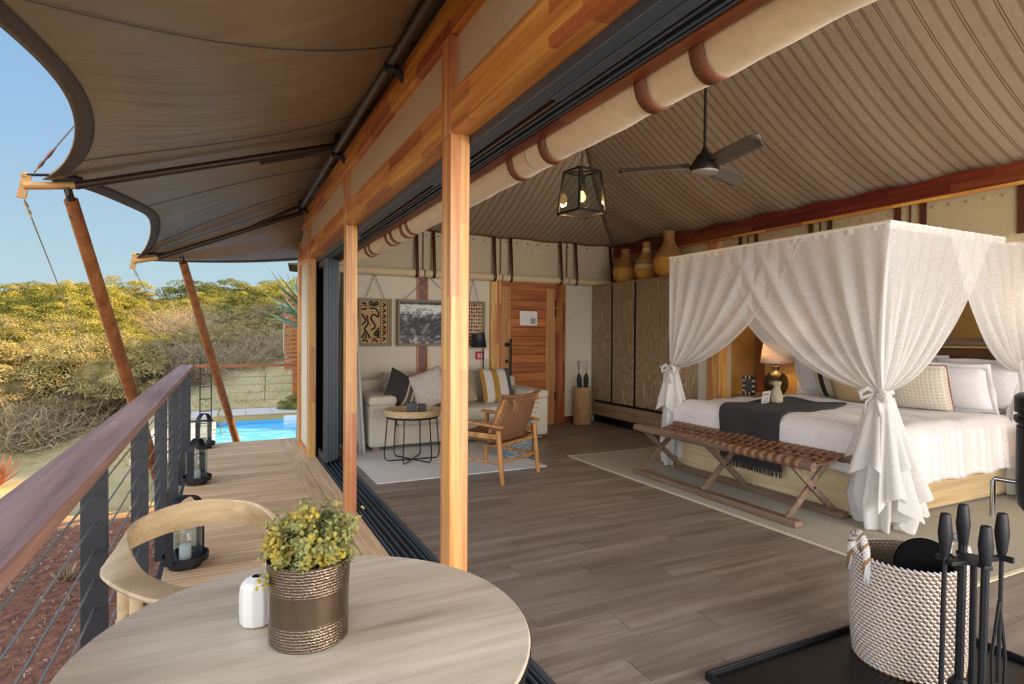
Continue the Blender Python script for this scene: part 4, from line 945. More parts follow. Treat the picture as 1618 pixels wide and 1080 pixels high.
# ---- rugs
def rug(name, x0, x1, y0, y1, mat, edge, label):
    t = T(name, label, 'rug', ((x0+x1)/2, (y0+y1)/2, 0))
    P('pile', G().box(x0+.03, x1-.03, y0+.03, y1-.03, .001, .012), mat, t, bev=.004)
    for a, b, c, d in ((x0, x1, y0, y0+.03), (x0, x1, y1-.03, y1), (x0, x0+.03, y0+.03, y1-.03), (x1-.03, x1, y0+.03, y1-.03)): P('binding', G().box(a, b, c, d, .001, .013), edge, t, bev=.004)
rug('rug', 1.28, 3.09, 5.44, 7.9, fabric('pale_grey_rug', 'bdbcb4', 'd2d1ca', 160, .95, .5, vs=45), fabric('pale_grey_binding', 'c6c5bd', None, 300), 'pale grey rug under the coffee table and sofa')
rug('rug', 3.56, 6.54, 1.80, 5.80, fabric('olive_beige_rug', '837b65', '9b927a', 140, .95, .5, vs=50), fabric('cream_binding', 'c2b89e', None, 300), 'olive-beige rug with a cream border under the bed and bench')
# ---- sofa
M['sofa'] = fabric('oatmeal_linen', 'c2baa8', 'd0c8b7', 420, .95, .2)
sf = T('sofa', 'oatmeal linen corner sofa against the back wall', 'sofa', (2.7, 7.45, .013))
P('base', G().box(1.60, 3.86, 6.96, 7.94, .06, .30), M['sofa'], sf, bev=.02)
def cushion_g(c, sx, sy, sz, puff=.35, n=12):
    g = G()
    for sgn in (1, -1):
        g.grid(lambda u, v: (lambda a, b: (c[0]+a*sx/2*(1-.04*(1-abs(b))), c[1]+b*sy/2*(1-.04*(1-abs(a))), c[2]+sgn*sz/2*((1-abs(a)**2.6)*(1-abs(b)**2.6))**puff))(u*2-1, v*2-1), n, n)
    return g
for x0, x1 in ((1.53, 1.86), (3.63, 3.94)):
    P('arm', G().box(x0, x1, 6.90, 7.96, .06, .56), M['sofa'], sf, bev=.035); P('arm_pad', G().box(x0-.005, x1+.005, 6.89, 7.95, .55, .66), M['sofa'], sf, bev=.04)
P('back', G().box(1.60, 3.86, 7.74, 7.98, .25, .80), M['sofa'], sf, bev=.04)
for x0, x1 in ((1.87, 2.73), (2.74, 3.62)): P('seat_cushion', G().box(x0, x1, 6.90, 7.70, .30, .475), M['sofa'], sf, bev=.045)
for x0, x1 in ((1.87, 2.45), (2.46, 3.04), (3.05, 3.62)):
    g = G(); c = Vector(((x0+x1)/2, 7.66, .68)); g = cushion_g((0, 0, 0), x1-x0, .44, .2, .4).move(Matrix.Translation(c) @ Matrix.Rotation(R(76), 4, 'X')); P('back_cushion', g, M['sofa'], sf, smooth=True)
for x in (1.62, 3.84):
    for y in (6.98, 7.9): P('foot', G().box(x-.04, x+.04, y-.03, y+.03, .0135, .06), M['walnut'], sf)
def cushion(name, label, mat, c, size, rx, rz, thick=.16, group=None, piping=None, puff=.42, spin=0):
    t = T(name, label, 'cushion', c, rz=rz); t.rotation_euler = (rx, 0, rz)
    t.rotation_euler = (Matrix.Rotation(rz, 3, 'Z') @ Matrix.Rotation(rx, 3, 'X') @ Matrix.Rotation(spin, 3, 'Z')).to_euler()
    P('cover', cushion_g((0, 0, 0), size[0], size[1], thick, puff, 16), mat, t, smooth=True)
    if piping:
        pts = []
        for k in range(48):
            s = k/48*4; e = int(s); q = (s-e)*2-1; a, b = [(q, -1), (1, q), (-q, 1), (-1, -q)][e]; pts.append((a*size[0]/2*(1-.04*(1-abs(b))), b*size[1]/2*(1-.04*(1-abs(a))), 0))
        P('piping', G().tube(pts, .007, 6, closed=True), piping, t)
    return t
greystripe = striped('charcoal_striped_cloth', 'X', [(0, '3f3d3b'), (.515, '3f3d3b'), (.516, 'b9ad98'), (.545, '55514b'), (.60, 'b9ad98'), (.63, '6b655c'), (.67, 'b9ad98'), (.69, '6b655c'), (1, '6b655c')], None, .5)
cushion('cushion', 'charcoal cushion with pale stripes at the left end of the sofa', greystripe, (2.02, 7.22, .70), (.46, .46), R(62), R(28), spin=R(-38))
cushion('cushion', 'white textured cushion with a rust-red edge on the sofa', fabric('white_nubbly_cloth', 'b9b2a8', 'cbc5bc', 140, .95, .5), (2.36, 7.20, .71), (.48, .48), R(64), R(-8), piping=plain('rust_red_piping', 'a5482a', .8), spin=R(20))
cushion('cushion', 'plain tan cushion leaning in the middle of the sofa', fabric('tan_cloth', '9d8a6b', 'a89677'), (2.74, 7.27, .70), (.48, .48), R(66), R(-12), spin=R(14))
must = striped('mustard_and_grey_striped_cloth', 'X', [(0, 'a57f3c'), (.30, 'a57f3c'), (.301, 'c8c2b6'), (.41, 'a57f3c'), (.50, 'c8c2b6'), (.63, '55565a'), (1, '55565a')], None, .5)
cushion('cushion', 'cushion with mustard and grey stripes at the right end of the sofa', must, (3.36, 7.32, .71), (.48, .48), R(70), R(6))
# ---- coffee table
ct = T('coffee_table', 'round coffee table with a woven tray top on a black wire base', 'table', (1.87, 6.3, .013))
cx, cy = 1.87, 6.30
P('tray', G().lathe([(.0, .502), (.285, .500), (.305, .515), (.312, .575), (.300, .580), (.290, .572), (.283, .525), (0, .520)], 40, (cx, cy, 0), cap0=False, cap1=False), None or plain('woven_seagrass', 'b9a179', .9, var=.55, vs=85, bmp=.9, bs=90), ct, smooth=2)
P('ring', G().tube([(cx+.28*cos(a), cy+.28*sin(a), .492) for a in [2*pi*k/36 for k in range(36)]], .007, 6, closed=True).tube([(cx+.29*cos(a), cy+.29*sin(a), .505) for a in [2*pi*k/36 for k in range(36)]], .005, 6, closed=True), M['black'], ct)
for k in range(6):
    a = -1.12 + k*pi/3; e = Vector((cos(a), sin(a), 0)); c = Vector((cx, cy, 0)); u = lambda r, z: c + e*r + Vector((0, 0, z))
    P('leg', G().tube([u(.272, .492), u(.292, .25), u(.305, .10), u(.298, .05), u(.27, .024), u(.0, .022)], .0068, 6), M['black'], ct)
def cup(loc, label, s=1.0):
    t = T('ribbed_cup', label, 'cup', loc); g = G()
    g.grid(lambda u, v: (loc[0]+s*(.048+.0022*(1 if int(u*48) % 2 else -1))*cos(2*pi*u), loc[1]+s*(.048+.0022*(1 if int(u*48) % 2 else -1))*sin(2*pi*u), loc[2]+.001+s*.125*v), 48, 3, cu=True)
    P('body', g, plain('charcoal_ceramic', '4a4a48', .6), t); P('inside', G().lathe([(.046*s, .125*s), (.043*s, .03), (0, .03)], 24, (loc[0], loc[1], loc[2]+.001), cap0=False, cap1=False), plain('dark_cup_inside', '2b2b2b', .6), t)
cup((1.83, 6.20, .520), 'taller ribbed charcoal cup on the woven tray table', 1.12); cup((1.955, 6.22, .520), 'smaller ribbed charcoal cup on the woven tray table', .92)
# ---- side drum
dm = T('woven_stool', 'round blue-grey woven stool behind the leather chair', 'stool', (3.0, 6.05, .013))
def drum_mat():
    m, nt, b = new_mat('zigzag_blue_grey_weave'); v = coords(nt); w = N(nt, 'ShaderNodeTexWave'); w.bands_direction = 'Z'; w.inputs['Scale'].default_value = 13; w.inputs['Distortion'].default_value = 9; w.inputs['Detail Scale'].default_value = 3; L(nt, v, w.inputs['Vector'])
    c = ramp(nt, w.outputs['Fac'], [(.2, '5f6870'), (.5, '7d878c'), (.8, 'a3a9a9')]); L(nt, c.outputs[0], b.inputs['Base Color']); b.inputs['Roughness'].default_value = .85; bump(nt, b, w.outputs['Fac'], .6, .01); return m
g = G(); g.grid(lambda u, v: ((.185+.012*abs(sin(2*pi*u*9+ (v*14 % 2 < 1)*1.57))+.015*sin(pi*v))*cos(2*pi*u)+3.0, (.185+.012*abs(sin(2*pi*u*9+(v*14 % 2 < 1)*1.57))+.015*sin(pi*v))*sin(2*pi*u)+6.05, .013+.44*v), 72, 28, cu=True)
dmm = drum_mat(); P('body', g, dmm, dm, smooth=True); P('top', G().lathe([(.19, .453), (.12, .458), (0, .456)], 32, (3.0, 6.05, 0), cap0=False, cap1=False), dmm, dm)
# ---- leather sling chair (own frame: +Y forward, rear feet at y=0)
sc_ = T('safari_chair', 'golden wood armchair with a brown leather sling back, seen from behind', 'chair', (2.615, 5.11, .0), rz=R(30.8))
hw = .325
for s in (-1, 1):
    x = s*hw
    P('rear_leg', G().tube([(x, 0, .0), (x, .03, .25), (x, .055, .50)], [.021, .027, .025], 10), M['teak'], sc_, smooth=2)
    P('front_leg', G().tube([(x, .66, .0), (x, .655, .30), (x, .65, .55)], [.021, .026, .024], 10), M['teak'], sc_, smooth=2)
    P('armrest', G().bar((x, .0, .535), (x, .71, .575), .055, .026), M['teak'], sc_, bev=.008)
    P('side_rail', G().bar((x, .04, .44), (x, .66, .44), .022, .05), M['teak'], sc_, bev=.006)
    P('side_stretcher', G().tube([(x, .02, .19), (x, .655, .21)], .013, 8), M['teak'], sc_, smooth=2)
    P('back_post', G().tube([(s*.29, .17, .47), (s*.29, .10, .60), (s*.285, .0, .80)], [.022, .026, .02], 10), M['teak'], sc_, smooth=2)
P('rear_stretcher', G().tube([(-hw, .025, .20), (hw, .025, .20)], .013, 8), M['teak'], sc_, smooth=2)
P('rear_rail', G().tube([(-hw, .05, .36), (hw, .05, .36)], .014, 8), M['teak'], sc_, smooth=2)
P('front_rail', G().tube([(-hw, .655, .36), (hw, .655, .36)], .014, 8), M['teak'], sc_, smooth=2)
lb = P('leather_back', G().grid(lambda u, v: (lambda s, t: (s*(.318+.012*sin(pi*t)), -.005+.16*(1-t) + .055*(1-s*s)*(-1)*(.4+.6*(1-abs(2*t-1))) + (.03 if abs(s) > .9 else 0), .36+.46*t + .02*abs(s)*t))(u*2-1, v), 24, 18), M['leather'], sc_, smooth=True, solid=.006)
g = G()
for k in range(9):
    x = -.2 + k*.05; g.tube([(x-.018, -.053, .775), (x, -.062, .800), (x+.018, -.053, .775), (x+.006, -.060, .757), (x-.008, -.058, .757)], .0042, 5)
g.tube([(-.24, -.055, .79), (-.235, -.075, .74), (-.25, -.065, .69)], .006, 5); g.tube([(-.22, -.055, .79), (-.20, -.078, .73), (-.19, -.06, .67)], .006, 5)
P('lacing', g, plain('pale_leather_lace', '9a7048', .6), lb)
g = G()
for s in (-1, 1):
    for k in range(5): z = .55 + k*.05; g.tube([(s*.305, .10-.025*k, z), (s*.324, .07-.025*k, z+.012), (s*.305, .05-.025*k, z)], .004, 5)
P('side_lacing', g, plain('pale_leather_lace_side', '9a7048', .6), lb)
P('top_roll', G().tube([(-.318, -.012, .825), (-.15, -.045, .812), (.15, -.045, .812), (.318, -.012, .835)], .016, 8), M['leather'], lb, smooth=2)
P('leather_seat', G().grid(lambda u, v: (lambda s, t: (s*.315, .05+.62*t, .445 - .11*(1-s*s)*sin(pi*(.15+.75*t)) - .05*(1-t)))(u*2-1, v), 18, 18), M['leather'], sc_, smooth=True, solid=.006)
P('seat_strap', G().grid(lambda u, v: (lambda s: (s*.322, .30+.03*v, .43 - .135*(1-s*s)))(u*2-1), 18, 1), M['leather'], sc_, solid=.006)
# ---- wall art
def cord(x0, x1, z, y=8.0, xm=None):
    xm = (x0+x1)/2 if xm is None else xm; return G().tube([(x0, y, z), (xm, 8.03, z+.33)], .004, 5).tube([(xm, 8.03, z+.33), (x1, y, z)], .004, 5)
def picture(name, x0, x1, z0, z1, art, label, art_name):
    t = T(name, label, 'picture', ((x0+x1)/2, 8.03, (z0+z1)/2)); fm = plain('khaki_picture_frame', '857456', .6)
    w = .035
    for a, b, c, d in ((x0, x1, z0, z0+w), (x0, x1, z1-w, z1), (x0, x0+w, z0+w, z1-w), (x1-w, x1, z0+w, z1-w)): P('frame', G().box(a, b, 7.985, 8.045, c, d), fm, t, bev=.004)
    P('backing', G().box(x0+w, x1-w, 8.01, 8.035, z0+w, z1-w), plain('cream_mount', 'c8b894', .9), t)
    P('hanging_cord', cord(x0+.1, x1-.1, z1), plain('rope_cord', '77694d', .9), t)
    art(t, x0+w, x1-w, z0+w, z1-w); return t
M['ink'] = plain('charcoal_pigment', '2c2622', .9); M['rust'] = plain('rust_pigment', 'a8522a', .9); M['tanart'] = plain('tan_pigment', 'ba9c6e', .9)
def kuba(t, x0, x1, z0, z1):
    P('cloth', G().box(x0, x1, 8.005, 8.009, z0, z1), M['tanart'], t); g = G(); gr = G(); r_ = random.Random(4); Y = 8.002
    def ln(pts, w=.022):
        for a, b in zip(pts[:-1], pts[1:]): g.bar((a[0], Y, a[1]), (b[0], Y, b[1]), w, .003, up=(0, 1, 0))
    W = x1-x0; H = z1-z0; X = lambda u: x0+u*W; Z = lambda v: z0+v*H
    xs_ = .70
    for u in (xs_, .94): ln([(X(u), z0), (X(u), z1)], .008)
    ln([(X(0), Z(.13)), (X(xs_), Z(.13))], .008); ln([(X(0), Z(.88)), (X(xs_), Z(.88))], .008)
    ln([(X(.3), Z(.83)), (X(.52), Z(.83)), (X(.64), Z(.72)), (X(.62), Z(.62)), (X(.5), Z(.68)), (X(.42), Z(.68)), (X(.34), Z(.6)), (X(.5), Z(.44)), (X(.5), Z(.36)), (X(.36), Z(.32))])
    ln([(X(.04), Z(.70)), (X(.16), Z(.58)), (X(.16), Z(.5)), (X(.04), Z(.44))]); ln([(X(.02), Z(.80)), (X(.22), Z(.82))]); ln([(X(.22), Z(.66)), (X(.26), Z(.46)), (X(.14), Z(.36)), (X(.14), Z(.30))])
    ln([(X(.04), Z(.14)), (X(.18), Z(.30)), (X(.32), Z(.14))]); ln([(X(.18), Z(.14)), (X(.18), Z(.22))]); ln([(X(.66), Z(.38)), (X(.46), Z(.22)), (X(.66), Z(.14))]); ln([(X(.66), Z(.30)), (X(.56), Z(.22)), (X(.66), Z(.20))], .03)
    ln([(X(.28), Z(.95)), (X(.36), Z(.99)), (X(.46), Z(.93)), (X(.56), Z(.99)), (X(.62), Z(.93)), (X(.46), Z(.90)), (X(.28), Z(.93))]); ln([(X(.05), Z(.96)), (X(.2), Z(.92))], .03); ln([(X(.05), Z(.05)), (X(.15), Z(.1)), (X(.25), Z(.03))]); ln([(X(.4), Z(.05)), (X(.5), Z(.1)), (X(.6), Z(.03))])
    for k in range(7):
        z = .06 + k*.135; ln([(X(.76), Z(z)), (X(.88), Z(z+.05)), (X(.77), Z(z+.09))], .02)
    P('dark_motif', g, M['ink'], t)['kind'] = 'stuff'
    for u, v in ((.40, .75), (.07, .62), (.32, .46), (.05, .95), (.82, .82), (.84, .58), (.80, .36)): gr.box(X(u)-.012, X(u)+.012, 8.000, 8.003, Z(v)-.006, Z(v)+.006); gr.box(X(u)-.005, X(u)+.005, 8.000, 8.003, Z(v)-.014, Z(v)+.014)
    gr.bar((X(.76), 8.001, Z(.36)), (X(.90), 8.001, Z(.28)), .035, .003, up=(0, 1, 0)); P('rust_motif', gr, M['rust'], t)['kind'] = 'stuff'
picture('picture', 1.62, 2.075, 1.236, 1.878, kuba, 'framed tan cloth with dark zigzag motifs, hanging left over the sofa', 'cloth')
def photo_mat():
    m, nt, b = new_mat('black_and_white_landscape_print'); tc = N(nt, 'ShaderNodeTexCoord'); sp = N(nt, 'ShaderNodeSeparateXYZ'); L(nt, tc.outputs['Generated'], sp.inputs[0])
    v = coords(nt, (7, 1, 13)); n = noise(nt, v, 1.1, 7, .72); v2 = coords(nt, (22, 1, 40)); n2 = noise(nt, v2, 1, 5, .8)
    mx = N(nt, 'ShaderNodeMath', operation='ADD'); L(nt, n.outputs[0], mx.inputs[0])
    m2 = N(nt, 'ShaderNodeMath', operation='MULTIPLY_ADD'); m2.inputs[1].default_value = .45; m2.inputs[2].default_value = -.22; L(nt, n2.outputs[0], m2.inputs[0]); L(nt, m2.outputs[0], mx.inputs[1])
    cr = ramp(nt, sp.outputs['Z'], [(0, '909090'), (.3, '6a6a6a'), (.55, '4a4a4a'), (.72, 'a0a0a0'), (.93, 'c8c8c8'), (.95, '505050'), (1, '404040')])
    m3 = N(nt, 'ShaderNodeMath', operation='MULTIPLY_ADD'); m3.inputs[1].default_value = .55; m3.inputs[2].default_value = -.15; L(nt, cr.outputs[0], m3.inputs[0]); m4 = N(nt, 'ShaderNodeMath', operation='ADD'); L(nt, m3.outputs[0], m4.inputs[0]); L(nt, mx.outputs[0], m4.inputs[1])
    c = ramp(nt, m4.outputs[0], [(.38, '15161a'), (.48, '4c4e52'), (.55, '9a9b9c'), (.63, 'dddcd6')]); L(nt, c.outputs[0], b.inputs['Base Color']); b.inputs['Roughness'].default_value = .5; return m
picture('picture', 2.155, 3.085, 1.236, 1.882, lambda t, a, b, c, d: P('print', G().box(a, b, 8.003, 8.009, c, d), photo_mat(), t), 'large framed black-and-white landscape photograph over the sofa', 'print')
def dots(t, x0, x1, z0, z1):
    g = G(); g2 = G(); P('cloth', G().box(x0, x1, 8.005, 8.009, z0, z1), plain('cream_art_cloth', 'c6b598', .9), t); r_ = random.Random(2)
    for i in range(7):
        for j in range(11):
            x = x0+.03+i*(x1-x0-.05)/6; z = z0+.03+j*(z1-z0-.05)/10; (g2 if (i+j) % 3 == 0 else g).obox((x, 8.002, z), (.018+.014*r_.random(), .003, .022+.022*r_.random()), Matrix.Rotation(r_.uniform(-.5, .5), 3, 'Y'))
    P('dark_motif', g, plain('brown_pigment', '4f3a30', .9), t)['kind'] = 'stuff'; P('rust_motif', g2, M['rust'], t)['kind'] = 'stuff'
picture('picture', 3.12, 3.47, 1.24, 1.885, dots, 'small framed patterned cloth partly behind the black reading lamp', 'cloth')
# ---- call point, switch plate, reading lamp
cp = T('fire_call_point', 'red fire alarm call point on the back wall', 'alarm', (3.41, 8.07, 1.09)); P('box', G().box(3.355, 3.465, 8.03, 8.08, 1.035, 1.148), plain('red_plastic', 'c01c22', .4), cp, bev=.006); P('face', G().box(3.375, 3.445, 8.026, 8.031, 1.06, 1.115), plain('white_face', 'd8cfc8', .5), cp); P('dot', G().box(3.397, 3.423, 8.023, 8.027, 1.074, 1.10), plain('red_dot', 'a01218', .5), cp)
sw = T('switch_plate', 'white switch plate beside the red call point', 'switch', (3.53, 8.07, 1.1)); P('plate', G().box(3.49, 3.565, 8.06, 8.08, 1.035, 1.165), M['white'], sw, bev=.003); P('rocker', G().box(3.515, 3.54, 8.055, 8.061, 1.08, 1.12), M['white'], sw, bev=.002)
lpx, lpy = 3.385, 7.83
fl = T('reading_lamp', 'black floor reading lamp beside the sofa', 'lamp', (3.98-.0, 7.95, 0)) if False else T('reading_lamp', 'black floor reading lamp standing behind the sofa arm', 'lamp', (3.455, 8.0, 0))
P('pole', G().tube([(3.455, 8.01, .01), (3.455, 8.01, 1.42)], .009, 8), M['black'], fl); P('base', G().lathe([(.055, 0), (.055, .012), (.02, .02)], 20, (3.455, 8.02, .0)), M['black'], fl)
P('arm', G().tube([(3.455, 8.01, 1.40), (3.40, 7.9, 1.43), (3.31, 7.85, 1.42)], .007, 8), M['black'], fl); P('knob', G().lathe([(.018, -.02), (.018, .02)], 10, (3.455, 8.0, 1.41)), M['black'], fl)
P('shade', G().lathe([(.112, 0), (.09, .19)], 28, (3.31, 7.85, 1.215), cap0=False, cap1=True), plain('slate_black_shade', '272b2e', .5), fl, smooth=2, solid=.004)
# ---- umbrella bin
bx, by = 5.10, 7.87
ub = T('umbrella_basket', 'tall woven cane umbrella basket between the door and the wardrobe', 'basket', (bx, by, 0)); g = G()
for k in range(30): z = .01+k*.0195; g.tube([(bx+(.128+.004*sin(a*18+k))*cos(a), by+(.128+.004*sin(a*18+k))*sin(a), z) for a in [2*pi*j/36 for j in range(36)]], .0115, 5, closed=True)
P('weave', g, plain('cane_weave', 'b8966a', .8, var=.2, vs=20), ub); P('base', G().lathe([(.12, .0), (.12, .02), (0, .02)], 20, (bx, by, .001), cap1=False), plain('cane_base', '6a5238', .9), ub)
for (ux, uy, tx_, lab, k) in ((bx-.03, by-.02, -.10, 'left black umbrella with a steel handle in the cane basket', 0), (bx+.05, by+.01, .03, 'right black umbrella with a steel handle in the cane basket', 1)):
    t = T('umbrella', lab, 'umbrella', (ux, uy, .03)); a = Vector((ux, uy, .03)); b = Vector((ux+tx_*.6, uy-.02, .80)); d = (b-a).normalized()
    P('canopy', G().tube([a, a+d*.45, a+d*.58, a+d*.68, b], [.01, .026, .035, .042, .014], 9), plain('black_nylon', '101114', .6), t, smooth=2); P('shaft', G().tube([b, b+d*.07], .006, 6), M['black'], t); P('handle', G().tube([b+d*.06, b+d*.13, b+d*.20], [.013, .016, .018], 10), M['chrome'], t, smooth=2)
# ---- wardrobe
def cathedral():
    m, nt, b = new_mat('limed_oak_cathedral_grain'); v = coords(nt, (5, 5, .55)); n = noise(nt, v, 1.0, 2, .45)
    mu = N(nt, 'ShaderNodeMath', operation='MULTIPLY'); mu.inputs[1].default_value = 26; L(nt, n.outputs[0], mu.inputs[0]); fr = N(nt, 'ShaderNodeMath', operation='FRACT'); L(nt, mu.outputs[0], fr.inputs[0])
    v2 = coords(nt, (90, 90, 5)); n2 = noise(nt, v2, 1, 3, .7); ad = N(nt, 'ShaderNodeMath', operation='MULTIPLY_ADD'); ad.inputs[1].default_value = .9; ad.inputs[2].default_value = -.45; L(nt, n2.outputs[0], ad.inputs[0])
    a2 = N(nt, 'ShaderNodeMath', operation='ADD'); L(nt, fr.outputs[0], a2.inputs[0]); L(nt, ad.outputs[0], a2.inputs[1])
    c = ramp(nt, a2.outputs[0], [(0, '7c674e'), (.35, '8f7a5e'), (.72, '9d8666'), (.88, 'c0a67c'), (1, '8a7459')]); L(nt, c.outputs[0], b.inputs['Base Color']); b.inputs['Roughness'].default_value = .55; bump(nt, b, a2.outputs[0], .15, .002); return m
M['oak'] = cathedral()
wd = T('wardrobe', 'tall limed dark oak wardrobe with three doors and black gaps', 'wardrobe', (5.65, 7.1, 0))
P('carcass', G().box(5.43, 5.885, 6.19, 8.05, .10, 2.19), M['alu_dark'], wd)
P('side_panel', G().box(5.405, 5.885, 6.175, 6.21, .10, 2.21), M['oak'], wd, bev=.003)
P('side_panel', G().box(5.405, 5.885, 8.02, 8.05, .10, 2.21), M['oak'], wd, bev=.003)
P('top_panel', G().box(5.395, 5.885, 6.17, 8.05, 2.185, 2.215), M['oakY'], wd, bev=.003)
for a, b in ((7.535, 8.02), (6.965, 7.485), (6.215, 6.915)): P('door', G().box(5.400, 5.43, a, b, .365, 2.185), M['oak'], wd, bev=.003)
for a, b in ((7.10, 8.02), (6.215, 7.09)): P('drawer', G().box(5.402, 5.43, a, b, .125, .325), M['oakY'], wd, bev=.003)
for a, b in ((7.487, 7.533), (6.917, 6.963)): P('black_pull', G().box(5.404, 5.43, a, b, .365, 2.185), M['alu_dark'], wd)
P('plinth', G().box(5.47, 5.88, 6.25, 8.0, .0, .10), M['alu_dark'], wd)
for y in (6.25, 7.98): P('leg', G().box(5.42, 5.47, y-.025, y+.025, 0, .10), M['black'], wd)
# ---- gourd baskets
def gourd(c, w, h, label, kind, band=False):
    m, nt, b = new_mat('coiled_grass_%s' % kind); v = coords(nt); wv = N(nt, 'ShaderNodeTexWave'); wv.bands_direction = 'Z'; wv.inputs['Scale'].default_value = 26; wv.inputs['Distortion'].default_value = 1; L(nt, v, wv.inputs['Vector'])
    tc = N(nt, 'ShaderNodeTexCoord'); sp = N(nt, 'ShaderNodeSeparateXYZ'); L(nt, tc.outputs['Generated'], sp.inputs[0])
    st = [(0, 'c49440'), (.42, 'c49440'), (.425, '96703c'), (1, '96703c')] if not band else [(0, 'c49440'), (.30, 'c49440'), (.305, 'c9b590'), (.40, 'c9b590'), (.405, 'a17c40'), (.72, '8d6a38'), (.725, 'c9b590'), (.84, 'c9b590'), (.845, 'a17c40'), (1, 'a17c40')]
    cr = ramp(nt, sp.outputs['Z'], st); cr.color_ramp.interpolation = 'CONSTANT'
    mx = N(nt, 'ShaderNodeMix', data_type='RGBA'); mx.blend_type = 'MULTIPLY'; mx.inputs[0].default_value = .0015; L(nt, cr.outputs[0], mx.inputs[6]); L(nt, wv.outputs['Color'], mx.inputs[7]); L(nt, mx.outputs[2], b.inputs['Base Color']); b.inputs['Roughness'].default_value = .85; bump(nt, b, wv.outputs['Fac'], .5, .006)
    t = T('gourd_basket', label, 'basket', c); r = w/2
    pr = [(.42*r, 0), (.72*r, .04*h), (.95*r, .2*h), (r, .34*h), (.93*r, .46*h), (.72*r, .58*h), (.5*r, .68*h), (.37*r, .76*h), (.33*r, .86*h), (.36*r, .97*h), (.38*r, h), (.33*r, h), (.28*r, .85*h)]
    P('body', G().lathe(pr, 32, c, cap1=False), m, t, smooth=2, sub=1)
    return t
gourd((5.64, 7.50, 2.217), .41, .53, 'broad woven gourd basket on the wardrobe, nearest the back wall', 'two_tone')
gourd((5.64, 6.99, 2.217), .36, .57, 'woven gourd basket with pale bands on the wardrobe, middle of three', 'banded', True)
gourd((5.64, 6.50, 2.217), .44, .66, 'tallest woven gourd basket on the wardrobe, partly behind the bed canopy', 'tall')
# ---- bed
bd = T('bed', 'king size bed on a pale oak base with white bedding', 'bed', (5.4, 3.77, 0))
BX0, BX1, BY0, BY1, BZ = 4.325, 6.50, 2.745, 4.80, .715
P('base_panel', G().box(BX0, BX0+.03, BY0, 3.775, .03, .40), M['paleoak'], bd, bev=.003); P('base_panel', G().box(BX0, BX0+.03, 3.778, BY1, .03, .40), M['paleoak'], bd, bev=.003)
P('base_panel', G().box(BX0+.03, BX1, BY0, BY0+.03, .03, .40), M['paleoakX'], bd, bev=.003); P('base_panel', G().box(BX0+.03, BX1, BY1-.03, BY1, .03, .40), M['paleoakX'], bd, bev=.003)
P('plinth', G().box(BX0+.06, BX1, BY0+.06, BY1-.06, .014, .1), M['walnut'], bd)
P('mattress', G().box(BX0+.03, BX1, BY0+.03, BY1-.03, .38, .67), M['linen'], bd, bev=.05)
def duvet(u, v):
    # u along Y (near side -> far side incl. drapes), v along X (foot drape -> head)
    hang_n, hang_f, hang_t = .44, .42, .36
    def unroll(s, length, rad, hang):      # s distance from the edge of the hang; returns (offset in, drop)
        if s < hang - rad: return 0.0, hang - s
        s2 = s-(hang-rad); arc = rad*pi/2
        if s2 < arc: a = s2/rad; return rad*(1-cos(a)), rad*(1-sin(a))
        return rad + s2-arc, 0.0
    W = BY1-BY0+.06; sY = u*(W + hang_n + hang_f - .10); sX = v*(BX1-BX0+.05+hang_t-.05)
    oy, dy = unroll(sY, W, .09, hang_n)
    tot = W + hang_n + hang_f - .10
    if sY > tot/2: o2, dy = unroll(tot-sY, W, .09, hang_f); oy = W - o2
    ox, dx = unroll(sX, 2, .09, hang_t)
    drop = max(dy, dx); x = BX0-.035+ox; y = BY0-.035+oy
    wr_ = .012*sin(x*23 + 2.2*sin(y*3)) + .008*sin(x*41+y*7)
    if dy > .05 and dy >= dx:
        y += (-1 if oy < .3 else 1)*(abs(wr_)*1.1 + .035*(dy/.44)); x += .02*sin(x*9)
    elif dx > .05: x -= .010*abs(sin(y*6)) + .01
    z = BZ + .02*sin(pi*min(1, max(0, (y-BY0)/(BY1-BY0))))*1.0 + .007*sin(x*9+y*4)*sin(y*7) + .006*sin(x*17-y*5) - drop
    if dy > .3: z += .012*sin(x*15)
    return (x, y, z)
P('duvet', G().grid(duvet, 110, 110), M['linen'], bd, smooth=True, solid=.012)
P('headboard', G().box(6.495, 6.548, 2.72, 4.84, .1, 1.32), M['paleoakX'], bd, bev=.01)
for k in range(2): P('leather_pad', G().box(6.45, 6.505, 2.74+k*1.04, 3.76+k*1.04, .62, 1.30), plain('dark_brown_headboard_leather', '5f3a22', .42, var=.12, vs=5), bd, bev=.025)
# ---- throw
th_m = fabric('charcoal_wool', '333032', '3d3b3c', 260, .98, .6, .08)
def throw(u, v):
    # v: along X from the foot hem over the edge to the top end; u: along Y
    s = v*1.52; hang = .42
    y = 3.475 + u*.70 + .10*max(0, (s-hang))*(1) + .025*sin(s*5+u*4)
    if s < hang: x = BX0-.062 - .012*sin(u*9); z = BZ - hang + s - .05 + .0
    else:
        a = s-hang
        if a < .14: q = a/.14*pi/2; x = BX0-.062 + .09*(1-cos(q)); z = BZ-.06 + .085*sin(q)
        else: x = BX0+.028+(a-.14); z = BZ+.03 + .012*sin(u*7+s*5)+.008*sin(s*13)
    return (x, y, z + (.006 if s > hang else 0))
P_ = T('throw_blanket', 'charcoal wool throw draped over the foot of the bed', 'blanket', (4.6, 3.85, .72))
P('cloth', G().grid(throw, 40, 60), th_m, P_, smooth=True, solid=.02)
g = G()
for k in range(46):
    u = k/45; p = Vector(throw(u, 0)); g.tube([p, p+Vector((.0, rnd.uniform(-.012, .012), -.05))], .0055, 4)
P('fringe', g, th_m, P_)
